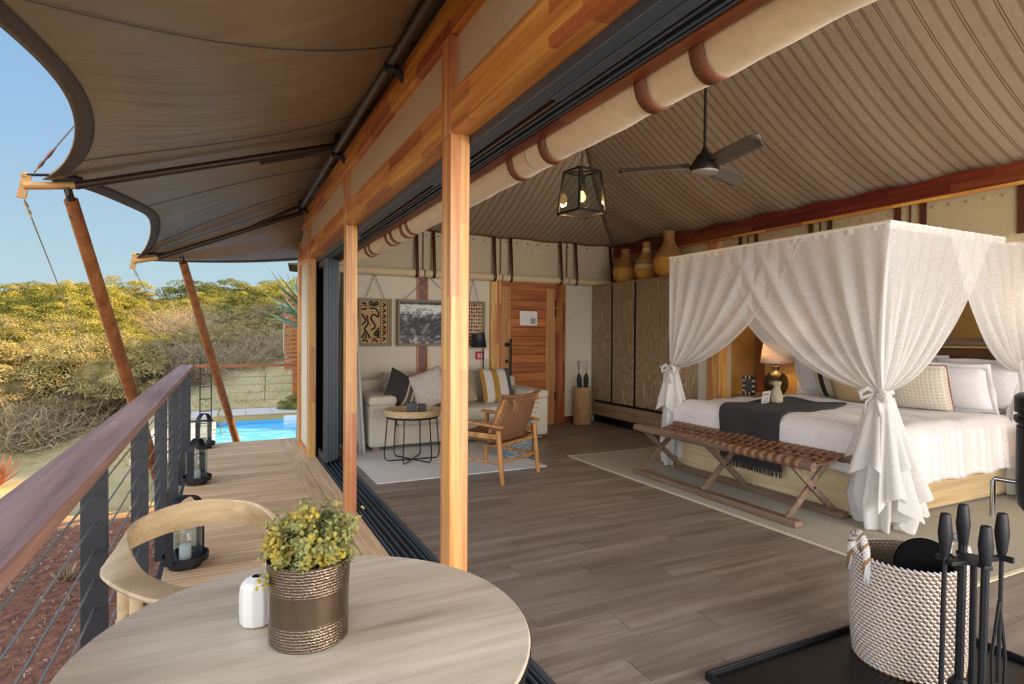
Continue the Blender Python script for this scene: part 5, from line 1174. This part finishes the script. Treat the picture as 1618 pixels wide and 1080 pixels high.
# ---- gift bag
gb = T('gift_bag', 'small linen drawstring bag standing on the charcoal throw', 'bag', (4.78, 3.97, .757)); GC = (4.78, 3.97, .757); lm = fabric('raw_linen', 'b3a78c', 'c5baa0', 400, .95, .3)
g = G(); prf = [(.0, 0), (.062, .0), (.072, .03), (.066, .09), (.048, .135), (.026, .155), (.038, .175), (.05, .20), (.04, .215)]
g.grid(lambda u, v: (lambda r, z: (GC[0]+r*.62*(1+.10*sin(5*2*pi*u+z*30))*cos(2*pi*u)+.02*z, GC[1]+r*1.0*(1+.10*sin(4*2*pi*u+z*20))*sin(2*pi*u)-.06*z, GC[2]+z))(prf[min(8, int(round(v*8)))][0], prf[min(8, int(round(v*8)))][1]), 24, 8, cu=True)
P('pouch', g, lm, gb, smooth=True, sub=1); P('drawstring', G().tube([(GC[0]+.010+.020*cos(a), GC[1]-.009+.03*sin(a), GC[2]+.155) for a in [2*pi*k/16 for k in range(16)]], .005, 5, closed=True), lm, gb)
Mt = Matrix.Translation((GC[0]-.095, GC[1]+.035, GC[2]+.062)) @ Matrix.Rotation(R(14), 4, 'X') @ Matrix.Rotation(R(-38), 4, 'Y') 
Mt = Matrix.Translation((GC[0]-.075, GC[1]+.05, GC[2]+.058)) @ Matrix.Rotation(R(35), 4, 'Y') @ Matrix.Rotation(R(-18), 4, 'X')
tg_ = P('tag', G().box(-.0015, .0015, -.042, .042, -.07, .07).move(Mt), plain('white_card', 'e3e0d8', .7), gb)
g = G().box(-.0028, -.0015, -.028, .024, .028, .036).move(Mt); g2 = G().box(-.0028, -.0015, -.03, .02, -.05, -.046).box(-.0028, -.0015, -.03, .0, -.02, -.017).move(Mt); P('print_line', G().add(g.v, g.f).add(g2.v, g2.f), plain('dark_print', '55524d', .8), tg_)
# ---- pillows
wl = M['linen']
def pillow(label, mat, c, size, rz, tilt, flange=0, thick=.2, piping=None):
    """upright pillow, face turned towards the foot of the bed (-X); tilt leans it back"""
    t = T('pillow', label, 'pillow', c); t.rotation_euler = (Matrix.Rotation(rz, 3, 'Z') @ Matrix.Rotation(R(-90)+R(180), 3, 'Z') @ Matrix.Rotation(R(90)-tilt, 3, 'X')).to_euler(); OFF[t.name] = Vector((0, 0, 0))
    P('case', cushion_g((0, 0, 0), size[0], size[1], thick, .42, 18), mat, t, smooth=True)
    if flange:
        g = G(); a, b = size[0]/2, size[1]/2
        def fl_(u, v):
            s = u*4; e = int(s) % 4; q = (s-int(s))*2-1; k = 1+ (flange/a)*v; x, y = [(q, -1), (1, q), (-q, 1), (-1, -q)][e]; p = 1-.05*(1-v)
            return (x*(a*.97+flange*v), y*(b*.97+flange*v), .012*sin(u*44)*v)
        g.grid(fl_, 64, 2, cu=True); P('flange', g, mat, t, smooth=True, solid=.006)
    if piping:
        pts = []
        for k in range(48):
            s = k/48*4; e = int(s); q = (s-e)*2-1; x, y = [(q, -1), (1, q), (-q, 1), (-1, -q)][e]; pts.append((x*size[0]/2*.985, y*size[1]/2*.985, 0))
        P('piping', G().tube(pts, .005, 6, closed=True), piping, t)
    return t
PZ = BZ+.01
pillow('cream pillow at the far left of the bed head, behind the flanged one', fabric('cream_cotton', 'cdbfa2', 'd5c8ad'), (6.36, 4.66, PZ+.23), (.60, .46), 0, R(16), 0, .2)
pillow('white flanged pillow at the far left of the bed head', wl, (6.18, 4.50, PZ+.24), (.56, .44), R(6), R(20), .045, .2)
pillow('back white flanged pillow in the middle of the bed head', wl, (6.36, 3.62, PZ+.24), (.66, .46), 0, R(14), .045, .2)
stripe2 = striped('taupe_black_striped_cloth', 'X', [(0, 'a08a64'), (.42, 'a08a64'), (.421, 'd4cab6'), (.50, 'a08a64'), (.62, 'c6bba2'), (.74, '33322f'), (.84, 'c6bba2'), (.93, '33322f'), (.945, 'c6bba2'), (1, 'b3a88f')], None, 0, space='Generated')
pillow('striped taupe and black pillow beside the left flanged pillow', stripe2, (5.98, 4.12, PZ+.205), (.62, .42), R(4), R(26), 0, .19)
pillow('long plain tan bolster pillow in front of the bed head', fabric('tan_cotton', 'a48b5f', 'ad956b'), (5.80, 3.78, PZ+.16), (.62, .33), R(4), R(30), 0, .17)
def lattice_mat():
    m, nt, b = new_mat('cream_lattice_cloth'); v = coords(nt, (1, 1, 0)); w = N(nt, 'ShaderNodeTexVoronoi'); w.feature = 'DISTANCE_TO_EDGE'; w.inputs['Scale'].default_value = 30; w.inputs['Randomness'].default_value = .0; L(nt, v, w.inputs['Vector'])
    c = ramp(nt, w.outputs['Distance'], [(.0, 'd8cfbe'), (.08, 'd8cfbe'), (.14, 'bfb5a3'), (1, 'c6bcaa')]); L(nt, c.outputs[0], b.inputs['Base Color']); b.inputs['Roughness'].default_value = .9; bump(nt, b, w.outputs['Distance'], .3, .01); return m
pillow('cream lattice patterned pillow with red piping, right of the bed curtain', lattice_mat(), (5.72, 3.20, PZ+.225), (.50, .46), R(8), R(24), 0, .17, plain('red_piping', '94504a', .8))
pillow('front white flanged pillow at the right of the bed head', wl, (6.02, 3.09, PZ+.22), (.60, .42), R(5), R(26), .045, .2)
pillow('back white flanged pillow at the right edge of the bed head', wl, (6.30, 2.98, PZ+.235), (.62, .44), R(0), R(18), .045, .2)
# ---- nightstand, lamp, frame, socket
ns = T('nightstand', 'honey wood nightstand beside the bed', 'nightstand', (6.3, 5.25, 0)); P('body', G().box(6.0, 6.54, 4.98, 5.62, .02, .62), M['ply'], ns, bev=.006); P('top', G().box(5.97, 6.55, 4.95, 5.64, .62, .65), M['walnut'], ns, bev=.004)
for z in (.08, .35): 
    d = P('drawer', G().box(5.985, 6.0, 5.0, 5.6, z, z+.25), M['ply'], ns, bev=.003); P('knob', G().lathe([(.012, 0), (.014, .02)], 10, (0, 0, 0)).move(Matrix.Translation((5.985, 5.3, z+.125)) @ Matrix.Rotation(-pi/2, 4, 'Y')), M['black'], d)
def bedlamp(c, label, power):
    t = T('bedside_lamp', label, 'lamp', c)
    P('body', G().lathe([(.05, 0), (.10, .03), (.142, .10), (.150, .165), (.135, .235), (.09, .29), (.045, .315), (.036, .33), (.038, .375), (.03, .38)], 36, c), plain('aged_brass', '5c4f38', .32, .85, var=.3, vs=14, bmp=.2, bs=30), t, smooth=2)
    sh = P('shade', G().lathe([(.185, .415), (.150, .675)], 40, c, cap0=False, cap1=False), shade_m, t, smooth=2, solid=.003)
    b = P('bulb', G().lathe([(.0, .45), (.03, .47), (.035, .50), (.02, .54), (0, .55)], 14, c, cap0=False, cap1=False), emit('warm_bulb', 'ffcf8a', 14), t, smooth=True)
    P('stem', G().tube([(c[0], c[1], c[2]+.38), (c[0], c[1], c[2]+.45)], .008, 8), M['black'], t)
    o = lamp('lamp_light', 'POINT', (c[0], c[1], c[2]+.60), power, lin('ffdcae'), shadow_soft_size=.05); return t
def shade_mat():
    m, nt, b = new_mat('white_lamp_shade'); o = nt.nodes['Material Output']; nt.nodes.remove(b); d = N(nt, 'ShaderNodeBsdfDiffuse'); d.inputs[0].default_value = lin('f0e4da'); t = N(nt, 'ShaderNodeBsdfTranslucent'); t.inputs[0].default_value = lin('f0dcc4'); x = N(nt, 'ShaderNodeMixShader'); x.inputs[0].default_value = .35
    L(nt, d.outputs[0], x.inputs[1]); L(nt, t.outputs[0], x.inputs[2]); L(nt, x.outputs[0], o.inputs[0]); return m
shade_m = shade_mat()
bedlamp((6.26, 5.20, .652), 'aged brass ball table lamp with a white shade on the nightstand', 10)
bedlamp((6.20, 2.05, .652), 'second brass ball table lamp on the other side of the bed', 12)
ns2 = T('nightstand', 'honey wood nightstand on the near side of the bed', 'nightstand', (6.3, 2.1, 0)); P('body', G().box(6.0, 6.54, 1.85, 2.45, .02, .62), M['ply'], ns2, bev=.006); P('top', G().box(5.97, 6.55, 1.82, 2.48, .62, .65), M['walnut'], ns2, bev=.004)
pf = T('inlaid_photo', 'small inlaid chevron picture frame beside the bedside lamp', 'picture frame', (6.04, 5.43, .652)); fx = 6.04
cv = plain('cream_bone_inlay', 'd8ccb0', .5); dk = plain('dark_horn_inlay', '2e2c2c', .4)
P('backing', G().box(fx+.004, fx+.02, 5.335, 5.525, .652, .895), dk, pf)
g = G(); gk = G()
for k in range(7):
    z = .668+k*.0325
    for y0, s in ((5.355, 1), (5.505, -1)):
        for q in (-1, 1): (g if k % 2 else gk).bar((fx, y0+q*.018, z - .006*1), (fx, y0, z+.012), .018, .006, up=(1, 0, 0))
for k in range(4):
    y = 5.387+k*.029
    for z0 in (.672, .875):
        for q in (-1, 1): (g if k % 2 else gk).bar((fx, y-.006, z0+q*.017), (fx, y+.012, z0), .017, .006, up=(1, 0, 0))
P('inlay_light', g, cv, pf)['kind'] = 'stuff'; P('inlay_dark', gk, dk, pf)['kind'] = 'stuff'; P('photo', G().box(fx-.002, fx+.003, 5.378, 5.482, .70, .848), plain('dim_photo', '4c4c50', .4, var=.5, vs=30), pf)
so = T('wall_socket', 'black wall socket by the bed head', 'socket', (6.58, 5.02, .95)); P('plate', G().box(6.575, 6.6, 4.985, 5.055, .90, 1.02), M['black'], so, bev=.004); P('pad', G().box(6.57, 6.576, 5.0, 5.04, .985, 1.01), M['white'], so)
# ---- canopy net over the bed
M['net'] = sheer('sheer_white_net', 'eeedea', .78); M['netsolid'] = sheer('gathered_white_net', 'f0efec', .94)
nt_ = T('bed_net', 'sheer white mosquito net hung from a square frame over the bed, tied at the corners', 'net', (5.4, 3.78, 2.24))
NX0, NX1, NY0, NY1, NZ = 4.31, 6.50, 2.62, 4.95, 2.235
P('top_frame', G().tube([(NX0, NY0, NZ), (NX1, NY0, NZ), (NX1, NY1, NZ), (NX0, NY1, NZ)], .014, 8, closed=True), M['white'], nt_)
hm = G()
for a, b, n in (((NX0, NY0), (NX0, NY1), 90), ((NX0, NY0), (NX1, NY0), 90), ((NX0, NY1), (NX1, NY1), 90)):
    A, B = Vector((*a, NZ)), Vector((*b, NZ)); d = (B-A).normalized(); nn_ = Vector((-d.y, d.x, 0))
    hm.grid(lambda u, v: A.lerp(B, u) + nn_*(.006*sin(u*150)+.004*sin(u*61))*(1-.4*v) + Vector((0, 0, .012-.06*v)), n*2, 2)
P('top_hem', hm, M['netsolid'], nt_, smooth=True)
P('roof_cloth', G().grid(lambda u, v: (NX0+(NX1-NX0)*u, NY0+(NY1-NY0)*v, NZ+.004-.03*sin(pi*u)*sin(pi*v)), 12, 12), M['net'], nt_, smooth=True)
def drape(g, corner, far, K, top_len, sag, seed, nf=8, amp=.05, bow=.05):
    """cloth hung from the frame between corner and `far`, gathered to the knot K below the corner"""
    corner, far, K = Vector(corner), Vector(far), Vector(K); d = (far-corner).normalized(); n = Vector((-d.y, d.x, 0)); r_ = random.Random(seed); ph = r_.uniform(0, 6)
    def f(u, v):
        p0 = corner + d*(u*top_len); t = v
        c = Vector((p0.x*.62+K.x*.38, p0.y*.62+K.y*.38, K.z + (p0.z-K.z)*(.34 - sag*u)))
        c = c if u > .02 else (p0+K)/2
        p = p0*(1-t)**2 + c*2*t*(1-t) + (K + d*(u*.075-.02))*t*t
        fold = (.65*sin(nf*2*pi*u**.85 + ph + .8*sin(3*t)) + .35*sin(nf*4.3*u+2*ph + 2*t))*amp*(sin(pi*min(1, t*.86+.05)))**.8*(.35+.65*t)
        p = p + n*fold
        p = p - n*bow*sin(pi*t)*(.3+.7*u)*0
        return p
    g.grid(f, 96, 36); return f
KZ = 1.0
K = {'nf': Vector((NX0-.01, NY0+.04, KZ)), 'ff': Vector((NX0+.03, NY1-.03, 1.06)), 'nh': Vector((6.32, NY0+.06, 1.10)), 'fh': Vector((6.46, NY1-.02, 1.06))}
def edge_tape(f, g, w=.02):
    pts = [f(1.0, k/36) for k in range(37)]; g.tube(pts, .003, 5)
for nm, cor, ends, ttl in (('nf', (NX0, NY0, NZ), (((NX0, NY1, NZ), 1.62, .28), ((NX1, NY0, NZ), 1.35, .22)), 'n'), ('ff', (NX0, NY1, NZ), (((NX0, NY0, NZ), 1.62, .26), ((NX1, NY1, NZ), 1.1, .2)), 'f'), ('nh', (NX1, NY0, NZ), (((NX0, NY0, NZ), 1.42, .24),), 'n'), ('fh', (NX1, NY1, NZ), (((NX0, NY1, NZ), 1.55, .2),), 'f')):
    g = G(); ge = G()
    for j, (far, ln_, sag) in enumerate(ends): f_ = drape(g, cor, far, K[nm], ln_, sag, len(nm)*7+j*3+ord(nm[0]), 7+j, .055); edge_tape(f_, ge)
    k0 = K[nm]; P('curtain', g, M['net'], nt_, smooth=True); P('curtain_edge', ge, M['netsolid'], nt_)
    # gathered tail below the knot
    g = G(); bot = .02 if nm[1] == 'f' or True else .6
    big = nm == 'nf'
    def tail(u, v, k0=k0, w0=.055, w1=(.20 if big else .13), seed=ord(nm[0])+ord(nm[1])):
        a = 2*pi*u; w = w0 + (w1-w0)*(v**.75)*(1 if v < .8 else 1-.45*(v-.8)/.2*.9); fold = 1 + (.10+.32*v)*sin(9*a+seed+1.5*v) + .16*v*sin(4*a+2*v)
        drop = (k0.z-.02)*(v*(1 - .10*(v > .7)*0)); x = k0.x + w*fold*cos(a)*.70; y = k0.y + w*fold*sin(a)*1.05 - (.03*v if big else 0)
        zz = k0.z - drop*(1 - .10*max(0, sin(3*a+1))*v**3)
        return (x, y, max(.022, zz))
    g.grid(tail, 108, 30, cu=True); P('tail', g, M['netsolid'], nt_, smooth=True)
    if big or nm == 'ff':
        g = G()
        def flounce(u, v, k0=k0, s=(1 if big else .7)):
            a = pi*.55 + pi*1.3*u; w = (.065 + .105*v*s); fold = 1 + (.06+.26*v)*sin(7*a+2) 
            return (k0.x + w*fold*cos(a)*.85 - .015, k0.y + w*fold*sin(a)*1.15, k0.z - .02 - v*(.46*s + .26*abs((u*3.2+.3) % 1 - .5)))
        g.grid(flounce, 80, 16); P('flounce', g, M['netsolid'], nt_, smooth=True)
        if big:
            g = G(); g.grid(lambda u, v: (k0.x-.02 + (.07+.17*v)*(1+.25*v*sin(8*u*5))*cos(3.4+2.4*u)*.8, k0.y-.03 + (.07+.19*v)*(1+.25*v*sin(6*u*5+1))*sin(3.4+2.4*u), k0.z-.03 - v*(.66+.34*abs((u*2.3) % 1 - .5))), 60, 18); P('flounce', g, M['netsolid'], nt_, smooth=True)
    g = G().tube([(k0.x+.058*cos(a), k0.y+.068*sin(a), k0.z+.008*sin(3*a)) for a in [2*pi*k/20 for k in range(20)]], .018, 8, closed=True)
    if nm[1] == 'f':
        s0 = k0 + Vector((-.06, 0, 0)) if nm != 'ff' else k0 + Vector((-.06, -.03, 0))
        for s in (-1, 1):
            g.tube([s0, s0+Vector((-.03, s*.04, .03)), s0+Vector((-.03, s*.10, .0)), s0+Vector((-.03, s*.085, -.05)), s0+Vector((-.03, s*.03, -.02)), s0], [.012, .018, .022, .018, .012, .008], 7)
            g.tube([s0, s0+Vector((-.04, s*.05, -.07)), s0+Vector((-.03, s*.065, -.16))], [.012, .018, .020], 6, flat=.4)
    P('tie', g, M['netsolid'], nt_, smooth=True)
# ---- bench
bn = T('folding_bench', 'walnut X-frame bench with a woven brown leather seat at the foot of the bed', 'bench', (4.0, 3.83, .013))
for x, nm in ((3.755, 'front'), (4.265, 'rear')):
    P('foot_beam', G().box(x-.042, x+.042, 2.90, 4.76, .0135, .062), M['walnut'], bn, bev=.006)
    P('top_rail', G().tube([(x+(.01 if nm == 'front' else .0), 2.80, .475), (x+.0, 4.80, .475)], .033, 14), M['walnut'], bn, smooth=2)
for y in (3.0, 3.86, 4.70):
    P('leg', G().bar((3.765, y-.014, .47), (4.262, y-.014, .05), .026, .05), M['walnut'], bn, bev=.004); P('leg', G().bar((4.255, y+.014, .47), (3.762, y+.014, .05), .026, .05), M['walnut'], bn, bev=.004)
    P('pivot_bolt', G().tube([(4.01, y-.032, .262), (4.01, y-.02, .262)], .010, 8), M['black'], bn)
def sag_(s): return .505 - .055*(1-(2*s-1)**2)
def strapx(dz):
    g = G(); pts = []
    for k in range(7): a = pi*1.5 - (pi*1.05)*k/6; pts.append(Vector((3.765+.037*cos(a), 0, .475+.037*sin(a))))
    for k in range(13): s = k/12; pts.append(Vector((3.775+.475*s, 0, sag_(s)+dz*sin(s*pi*5))))
    for k in range(7): a = pi*.5 - (pi*1.05)*k/6; pts.append(Vector((4.265+.037*cos(a), 0, .475+.037*sin(a))))
    m = len(pts)-1; g.grid(lambda u, v: pts[int(round(v*m))] + Vector((0, (u-.5)*.058, 0)), 1, m); me = mesh_of(g, 'leather_strap', (4.0, 0, .013), True); me.materials.append(M['leather']); return me
sm_ = [strapx(.004), strapx(-.004)]
for k in range(24):
    o = inst('leather_strap', sm_[k % 2], (4.0, 2.93+k*.0785, .013), bn); md = o.modifiers.new('t', 'SOLIDIFY'); md.thickness = .004
for j, s in enumerate((.14, .31, .5, .69, .86)):
    z0 = sag_(s); g = G(); g.grid(lambda u, v: (3.775+.475*s+(u-.5)*.055, 2.90+1.86*v, z0 + .001 + .0045*sin(pi*24*v + pi*j)), 1, 96); P('long_strap', g, M['leather'], bn, smooth=True, solid=.004)
# ---- ceiling fan
FC = Vector((3.58, 3.7, 2.80)); cf = T('ceiling_fan', 'dark bronze three-blade ceiling fan on a long rod', 'fan', FC); fb = plain('dark_fan_bronze', '2b2723', .45, .5)
P('rod', G().tube([FC+Vector((0, 0, .12)), (FC.x, FC.y, ceil_z(FC.x, FC.y)+.02)], .012, 10), fb, cf); P('rose', G().lathe([(.05, 0), (.07, .06)], 18, (FC.x, FC.y, ceil_z(FC.x, FC.y)-.06)), fb, cf)
P('motor', G().lathe([(.115, -.035), (.118, .0), (.105, .03), (.085, .06), (.06, .10), (.03, .125), (.018, .16)], 36, FC), fb, cf, smooth=2)
P('light_cover', G().lathe([(.0, -.062), (.06, -.060), (.105, -.052), (.112, -.036)], 36, FC, cap0=False), plain('opal_light_cover', '8f877d', .35), cf, smooth=2)
fw2 = Vector((sin(.4557), cos(.4557), 0)); rt2 = Vector((cos(.4557), -sin(.4557), 0))
for al in (165, 45, -75):
    d = rt2*cos(R(al)) + fw2*sin(R(al)); w = Vector((-d.y, d.x, 0))
    def bl(u, v): r = .12+.58*v; wd_ = .062*(.55+.45*sm(v/.25))*(1 if v < .85 else sqrt(max(.02, 1-((v-.85)/.15)**2))); return FC + Vector((0, 0, .012)) + d*r + w*(u*2-1)*wd_ + Vector((0, 0, (1-u*2)*.034))
    b_ = P('blade', G().grid(bl, 6, 20), plain('grey_brown_fan_blade', '5f574e', .5), cf, smooth=True, solid=.008)
    P('blade_arm', G().bar(FC+d*.09+Vector((0, 0, .01)), FC+d*.18+Vector((0, 0, .014)), .04, .008), fb, b_)
# ---- pendant lantern
LC = Vector((3.05, 4.74, 2.555)); pl_ = T('pendant_lantern', 'black framed tapered glass lantern with a glowing bulb', 'lantern', LC); s0, s1, lh = .162, .122, .395; rot = Matrix.Rotation(R(6), 3, 'Z'); cb = [(-1, -1), (1, -1), (1, 1), (-1, 1)]
def lp(i, s, z): return LC + rot @ Vector((cb[i][0]*s, cb[i][1]*s, z))
for i in range(4):
    P('upright', G().bar(lp(i, s0, 0), lp(i, s1, lh), .018, .018), M['black'], pl_); P('bottom_bar', G().bar(lp(i, s0, 0), lp((i+1) % 4, s0, 0), .018, .018), M['black'], pl_); P('top_bar', G().bar(lp(i, s1, lh), lp((i+1) % 4, s1, lh), .018, .018), M['black'], pl_)
    P('pane', G().add([lp(i, s0, 0), lp((i+1) % 4, s0, 0), lp((i+1) % 4, s1, lh), lp(i, s1, lh)], [(0, 1, 2, 3)]), M['lglass'], pl_, solid=.003)
P('top_cross', G().bar(lp(0, s1, lh), lp(2, s1, lh), .012, .012).bar(lp(1, s1, lh), lp(3, s1, lh), .012, .012), M['black'], pl_)
zc = ceil_z(LC.x, LC.y); P('drop_rod', G().tube([LC+Vector((0, 0, lh)), LC+Vector((0, 0, .27))], .006, 6), M['black'], pl_); P('socket', G().lathe([(.018, .21), (.022, .235), (.02, .27)], 14, LC), plain('bronze_socket', '6b5838', .4, .8), pl_, smooth=2)
P('bulb', G().lathe([(.014, .21), (.026, .19), (.037, .16), (.035, .135), (.02, .112), (0, .108)], 18, LC, cap1=False), emit('warm_filament_bulb', 'ffc56a', 5.0), pl_, smooth=True)
g = G(); z = lh+.0; k = 0
while LC.z+z < zc-.02:
    M2 = Matrix.Rotation(pi/2*(k % 2), 3, 'Z'); g.tube([LC+Vector((0, 0, z+.022)) + M2 @ Vector((.010*cos(a), 0, .022*sin(a))) for a in [2*pi*q/10 for q in range(10)]], .003, 5, closed=True); z += .034; k += 1
P('chain', g, M['black'], pl_)
lamp('pendant_light', 'POINT', LC+Vector((0, 0, .12)), 28, lin('ffb765'), shadow_soft_size=.04)
# ---- hearth: tray, log basket, tools, stove
ht = T('hearth_tray', 'black steel hearth tray on the floor', 'tray', (2.4, 1.1, 0)); P('plate', G().box(1.775, 3.08, .2, 1.785, .001, .012), plain('black_tray_steel', '141414', .3, .5), ht)
for a, b, c, d in ((1.765, 3.09, 1.78, 1.792), (1.765, 1.777, .2, 1.78), (3.078, 3.09, .2, 1.78)): P('rim', G().box(a, b, c, d, 0.001, .034), M['black'], ht, bev=.002)
def cord_mat():
    m, nt, b = new_mat('white_and_tan_twisted_cord'); v = coords(nt); n = noise(nt, v, 62, 2, .5); c = ramp(nt, n.outputs[0], [(.40, '8a6a3c'), (.47, 'a98a58'), (.50, 'c9c6c4'), (.7, 'd4d2d2')]); L(nt, c.outputs[0], b.inputs['Base Color']); b.inputs['Roughness'].default_value = .8; return m
cm = cord_mat(); BC = (2.65, 1.515, .0135); bk = T('log_basket', 'round white and tan woven rope basket with two loop handles', 'basket', BC)
gw = G(); gt = G(); rows = 30; nst = 54
for j in range(rows):
    z = .010 + j*.0150; rr = .196 + .014*sin(pi*min(1, j/rows*1.1)) + .004*(j/rows)
    for k in range(nst):
        a0 = 2*pi*(k + .5*(j % 2))/nst; p = lambda a, dz, dr: (BC[0]+(rr+dr)*cos(a), BC[1]+(rr+dr)*sin(a), BC[2]+z+dz); st = 2*pi/nst
        gw.tube([p(a0-.1*st, .0075, -.006), p(a0+.5*st, .001, .006), p(a0+1.15*st, -.006, -.006)], [.0038, .0052, .0038], 5, caps=False)
        gt.tube([p(a0+.1*st, .0005, -.008), p(a0+.6*st, -.0065, .0055), p(a0+1.15*st, -.012, -.008)], [.0036, .0054, .0036], 4, caps=False)
cw = plain('white_cord', 'ccc9c7', .8, var=.08, vs=30); ctn = plain('tan_cord', '967244', .85, var=.2, vs=30)
P('white_weave', gw, cw, bk, smooth=True)['kind'] = 'stuff'; P('tan_weave', gt, ctn, bk, smooth=True)['kind'] = 'stuff'
P('lining', G().lathe([(.0, .012), (.188, .012), (.196, .22), (.194, .45)], 40, BC, cap0=False, cap1=False), plain('basket_inside_cloth', '6f6250', .95), bk)  # plain dull brown cloth inside the woven cords
for s in (-1, 1):
    ang = R(147) if s < 0 else R(147-180); c = Vector((BC[0]+.2*cos(ang), BC[1]+.2*sin(ang), BC[2]+.45)); tdir = Vector((-sin(ang), cos(ang), 0)); g = G(); base = [c + tdir*(.075*cos(a)) + Vector((0, 0, -.03+.115*sin(a)**.8 if sin(a) > 0 else -.03)) for a in [pi*k/30 for k in range(31)]]
    base = [c + tdir*.075 + Vector((0, 0, -.10))] + base + [c - tdir*.075 + Vector((0, 0, -.10))]
    for q in range(4):
        if q == 3: P('handle', g, cw, bk, smooth=True); g = G()
        pts = []
        for i, p in enumerate(base): 
            t_ = (base[min(i+1, len(base)-1)]-base[max(i-1, 0)]).normalized(); n1 = Vector((cos(ang), sin(ang), 0)); n2 = t_.cross(n1); ph = i*1.25 + q*2*pi/4; pts.append(p + n1*.0095*cos(ph) + n2*.0095*sin(ph))
        g.tube(pts, .0082, 6)
    P('handle_strand', g, ctn, bk, smooth=True)
bl_ = T('fireside_fan', 'black rounded flat fireside pad tucked inside the rope basket', 'pad', (2.68, 1.46, .25))
Mf = Matrix.Translation((2.69, 1.475, .435)) @ Matrix.Rotation(R(-32), 4, 'Z') @ Matrix.Rotation(R(80), 4, 'X')
P('blade', G().prism([(.118*cos(2*pi*k/28), .105*sin(2*pi*k/28)) for k in range(28)], -.008, .008).move(Mf), plain('black_felt', '08080a', .95, spec=.1), bl_, bev=.004); P('grip', G().tube([Mf @ Vector((0, -.10, 0)), Mf @ Vector((0, -.30, 0))], .014, 8), M['black'], bl_)
# fireside tool stand
TC = Vector((2.435, 1.165, .0125)); vr = rt2; vf = fw2
ts = T('fireside_stand', 'black iron stand of the fireside tool set', 'tool stand', TC)
P('foot', G().lathe([(.11, 0), (.11, .012), (.03, .02), (.012, .03)], 28, TC), M['blackiron'], ts, smooth=2); P('post', G().tube([TC+Vector((0, 0, .02)), TC+Vector((0, 0, .585))], .011, 10), M['blackiron'], ts); 
P('rack', G().obox(TC+Vector((0, 0, .585)), (.235, .03, .016), Matrix.Rotation(-.4557+.25, 3, 'Z')).obox(TC+Vector((0, 0, .586)), (.16, .03, .016), Matrix.Rotation(-.4557+.25+1.2, 3, 'Z')).lathe([(.05, -.008), (.05, .01)], 20, TC+Vector((0, 0, .585))), M['blackiron'], ts, bev=.003)
P('hook', G().obox(TC+vr*.115+Vector((0, 0, .592)), (.014, .05, .02)).obox(TC-vr*.11+Vector((0, 0, .592)), (.014, .05, .02)), M['blackiron'], ts, bev=.002)
def tool(off_r, off_f, ztop, rad, kind, label):
    p = TC + vr*off_r + vf*off_f; t = T('fireside_' + kind, label, 'fire tool', (p.x, p.y, .05)); top = Vector((p.x, p.y, ztop)); q = Vector((p.x-.012, p.y, .14))
    P('handle', G().tube([top-Vector((0, 0, .155)), top-Vector((0, 0, .14)), top-Vector((0, 0, .075)), top-Vector((0, 0, .02)), top-Vector((0, 0, .003)), top], [.012, .016, .023, .018, .015, .008], 16), M['black'], t, smooth=2)
    P('rod', G().tube([top-Vector((0, 0, .15)), q], rad, 8), M['blackiron'], t)
    if kind == 'shovel': P('blade', G().prism([(-.05, 0), (.05, 0), (.045, -.10), (-.045, -.10)], -.003, .003, 'XZ').move(Matrix.Translation(q)), M['blackiron'], t, bev=.002)
    elif kind == 'brush': P('bristles', G().lathe([(.02, 0), (.035, -.02), (.045, -.11), (.0, -.11)], 18, q), M['black'], t)
    elif kind == 'poker': P('tip', G().tube([q, q+Vector((0, 0, -.09))], [.007, .002], 8).tube([q+Vector((0, 0, -.03)), q+vr*.03+Vector((0, 0, -.04)), q+vr*.045+Vector((0, 0, -.015))], .005, 6), M['blackiron'], t)
    else:
        for s in (-1, 1): P('jaw', G().tube([q+Vector((0, 0, .3)), q+vr*s*.025+Vector((0, 0, .1)), q+vr*s*.02+Vector((0, 0, -.09))], .006, 6), M['blackiron'], t)
tool(-.112, -.01, .772, .0085, 'poker', 'black fireside poker, leftmost of the four tools')
tool(.006, .06, .785, .0150, 'brush', 'black fireside brush, second tool from the left with the tallest handle')
tool(-.002, -.055, .742, .0135, 'shovel', 'black fireside shovel, third tool from the left with the lowest handle')
tool(.126, .03, .762, .0075, 'tongs', 'black fireside tongs, rightmost of the four tools')
stv = T('stove', 'dark grey cylindrical wood stove at the right edge', 'stove', (3.02, .99, .013)); SCN = (3.02, .99, 0); sg2 = plain('dark_grey_stove_steel', '303236', .5, .4)
P('body', G().lathe([(.10, .66), (.24, .685), (.275, .73), (.282, .78), (.282, 1.045)], 64, SCN), sg2, stv, smooth=2); P('lid', G().lathe([(.285, 1.06), (.292, 1.07), (.292, 1.085), (.278, 1.09), (.278, 1.10), (.290, 1.105), (.290, 1.165), (.28, 1.175), (.06, 1.18)], 64, SCN), M['alu_dark'], stv, smooth=2)
P('collar', G().lathe([(.27, 1.04), (.27, 1.065)], 48, SCN), M['black'], stv); P('pedestal', G().lathe([(.16, .013), (.16, .03), (.07, .06), (.07, .67)], 32, SCN), sg2, stv, smooth=2); P('flue', G().lathe([(.065, 1.17), (.065, 3.80)], 28, SCN), sg2, stv, smooth=2)
a_ = atan2(.99, 3.02); hp = lambda rr, sgn, z: Vector((3.02 + rr*cos(a_+pi*.5+sgn), .99 + rr*sin(a_+pi*.5+sgn), z))
P('door_handle', G().tube([hp(.278, .12, .815), hp(.345, .10, .818), hp(.352, .10, .805), hp(.352, .10, .66)], .0095, 10), M['chrome'], stv, smooth=2)
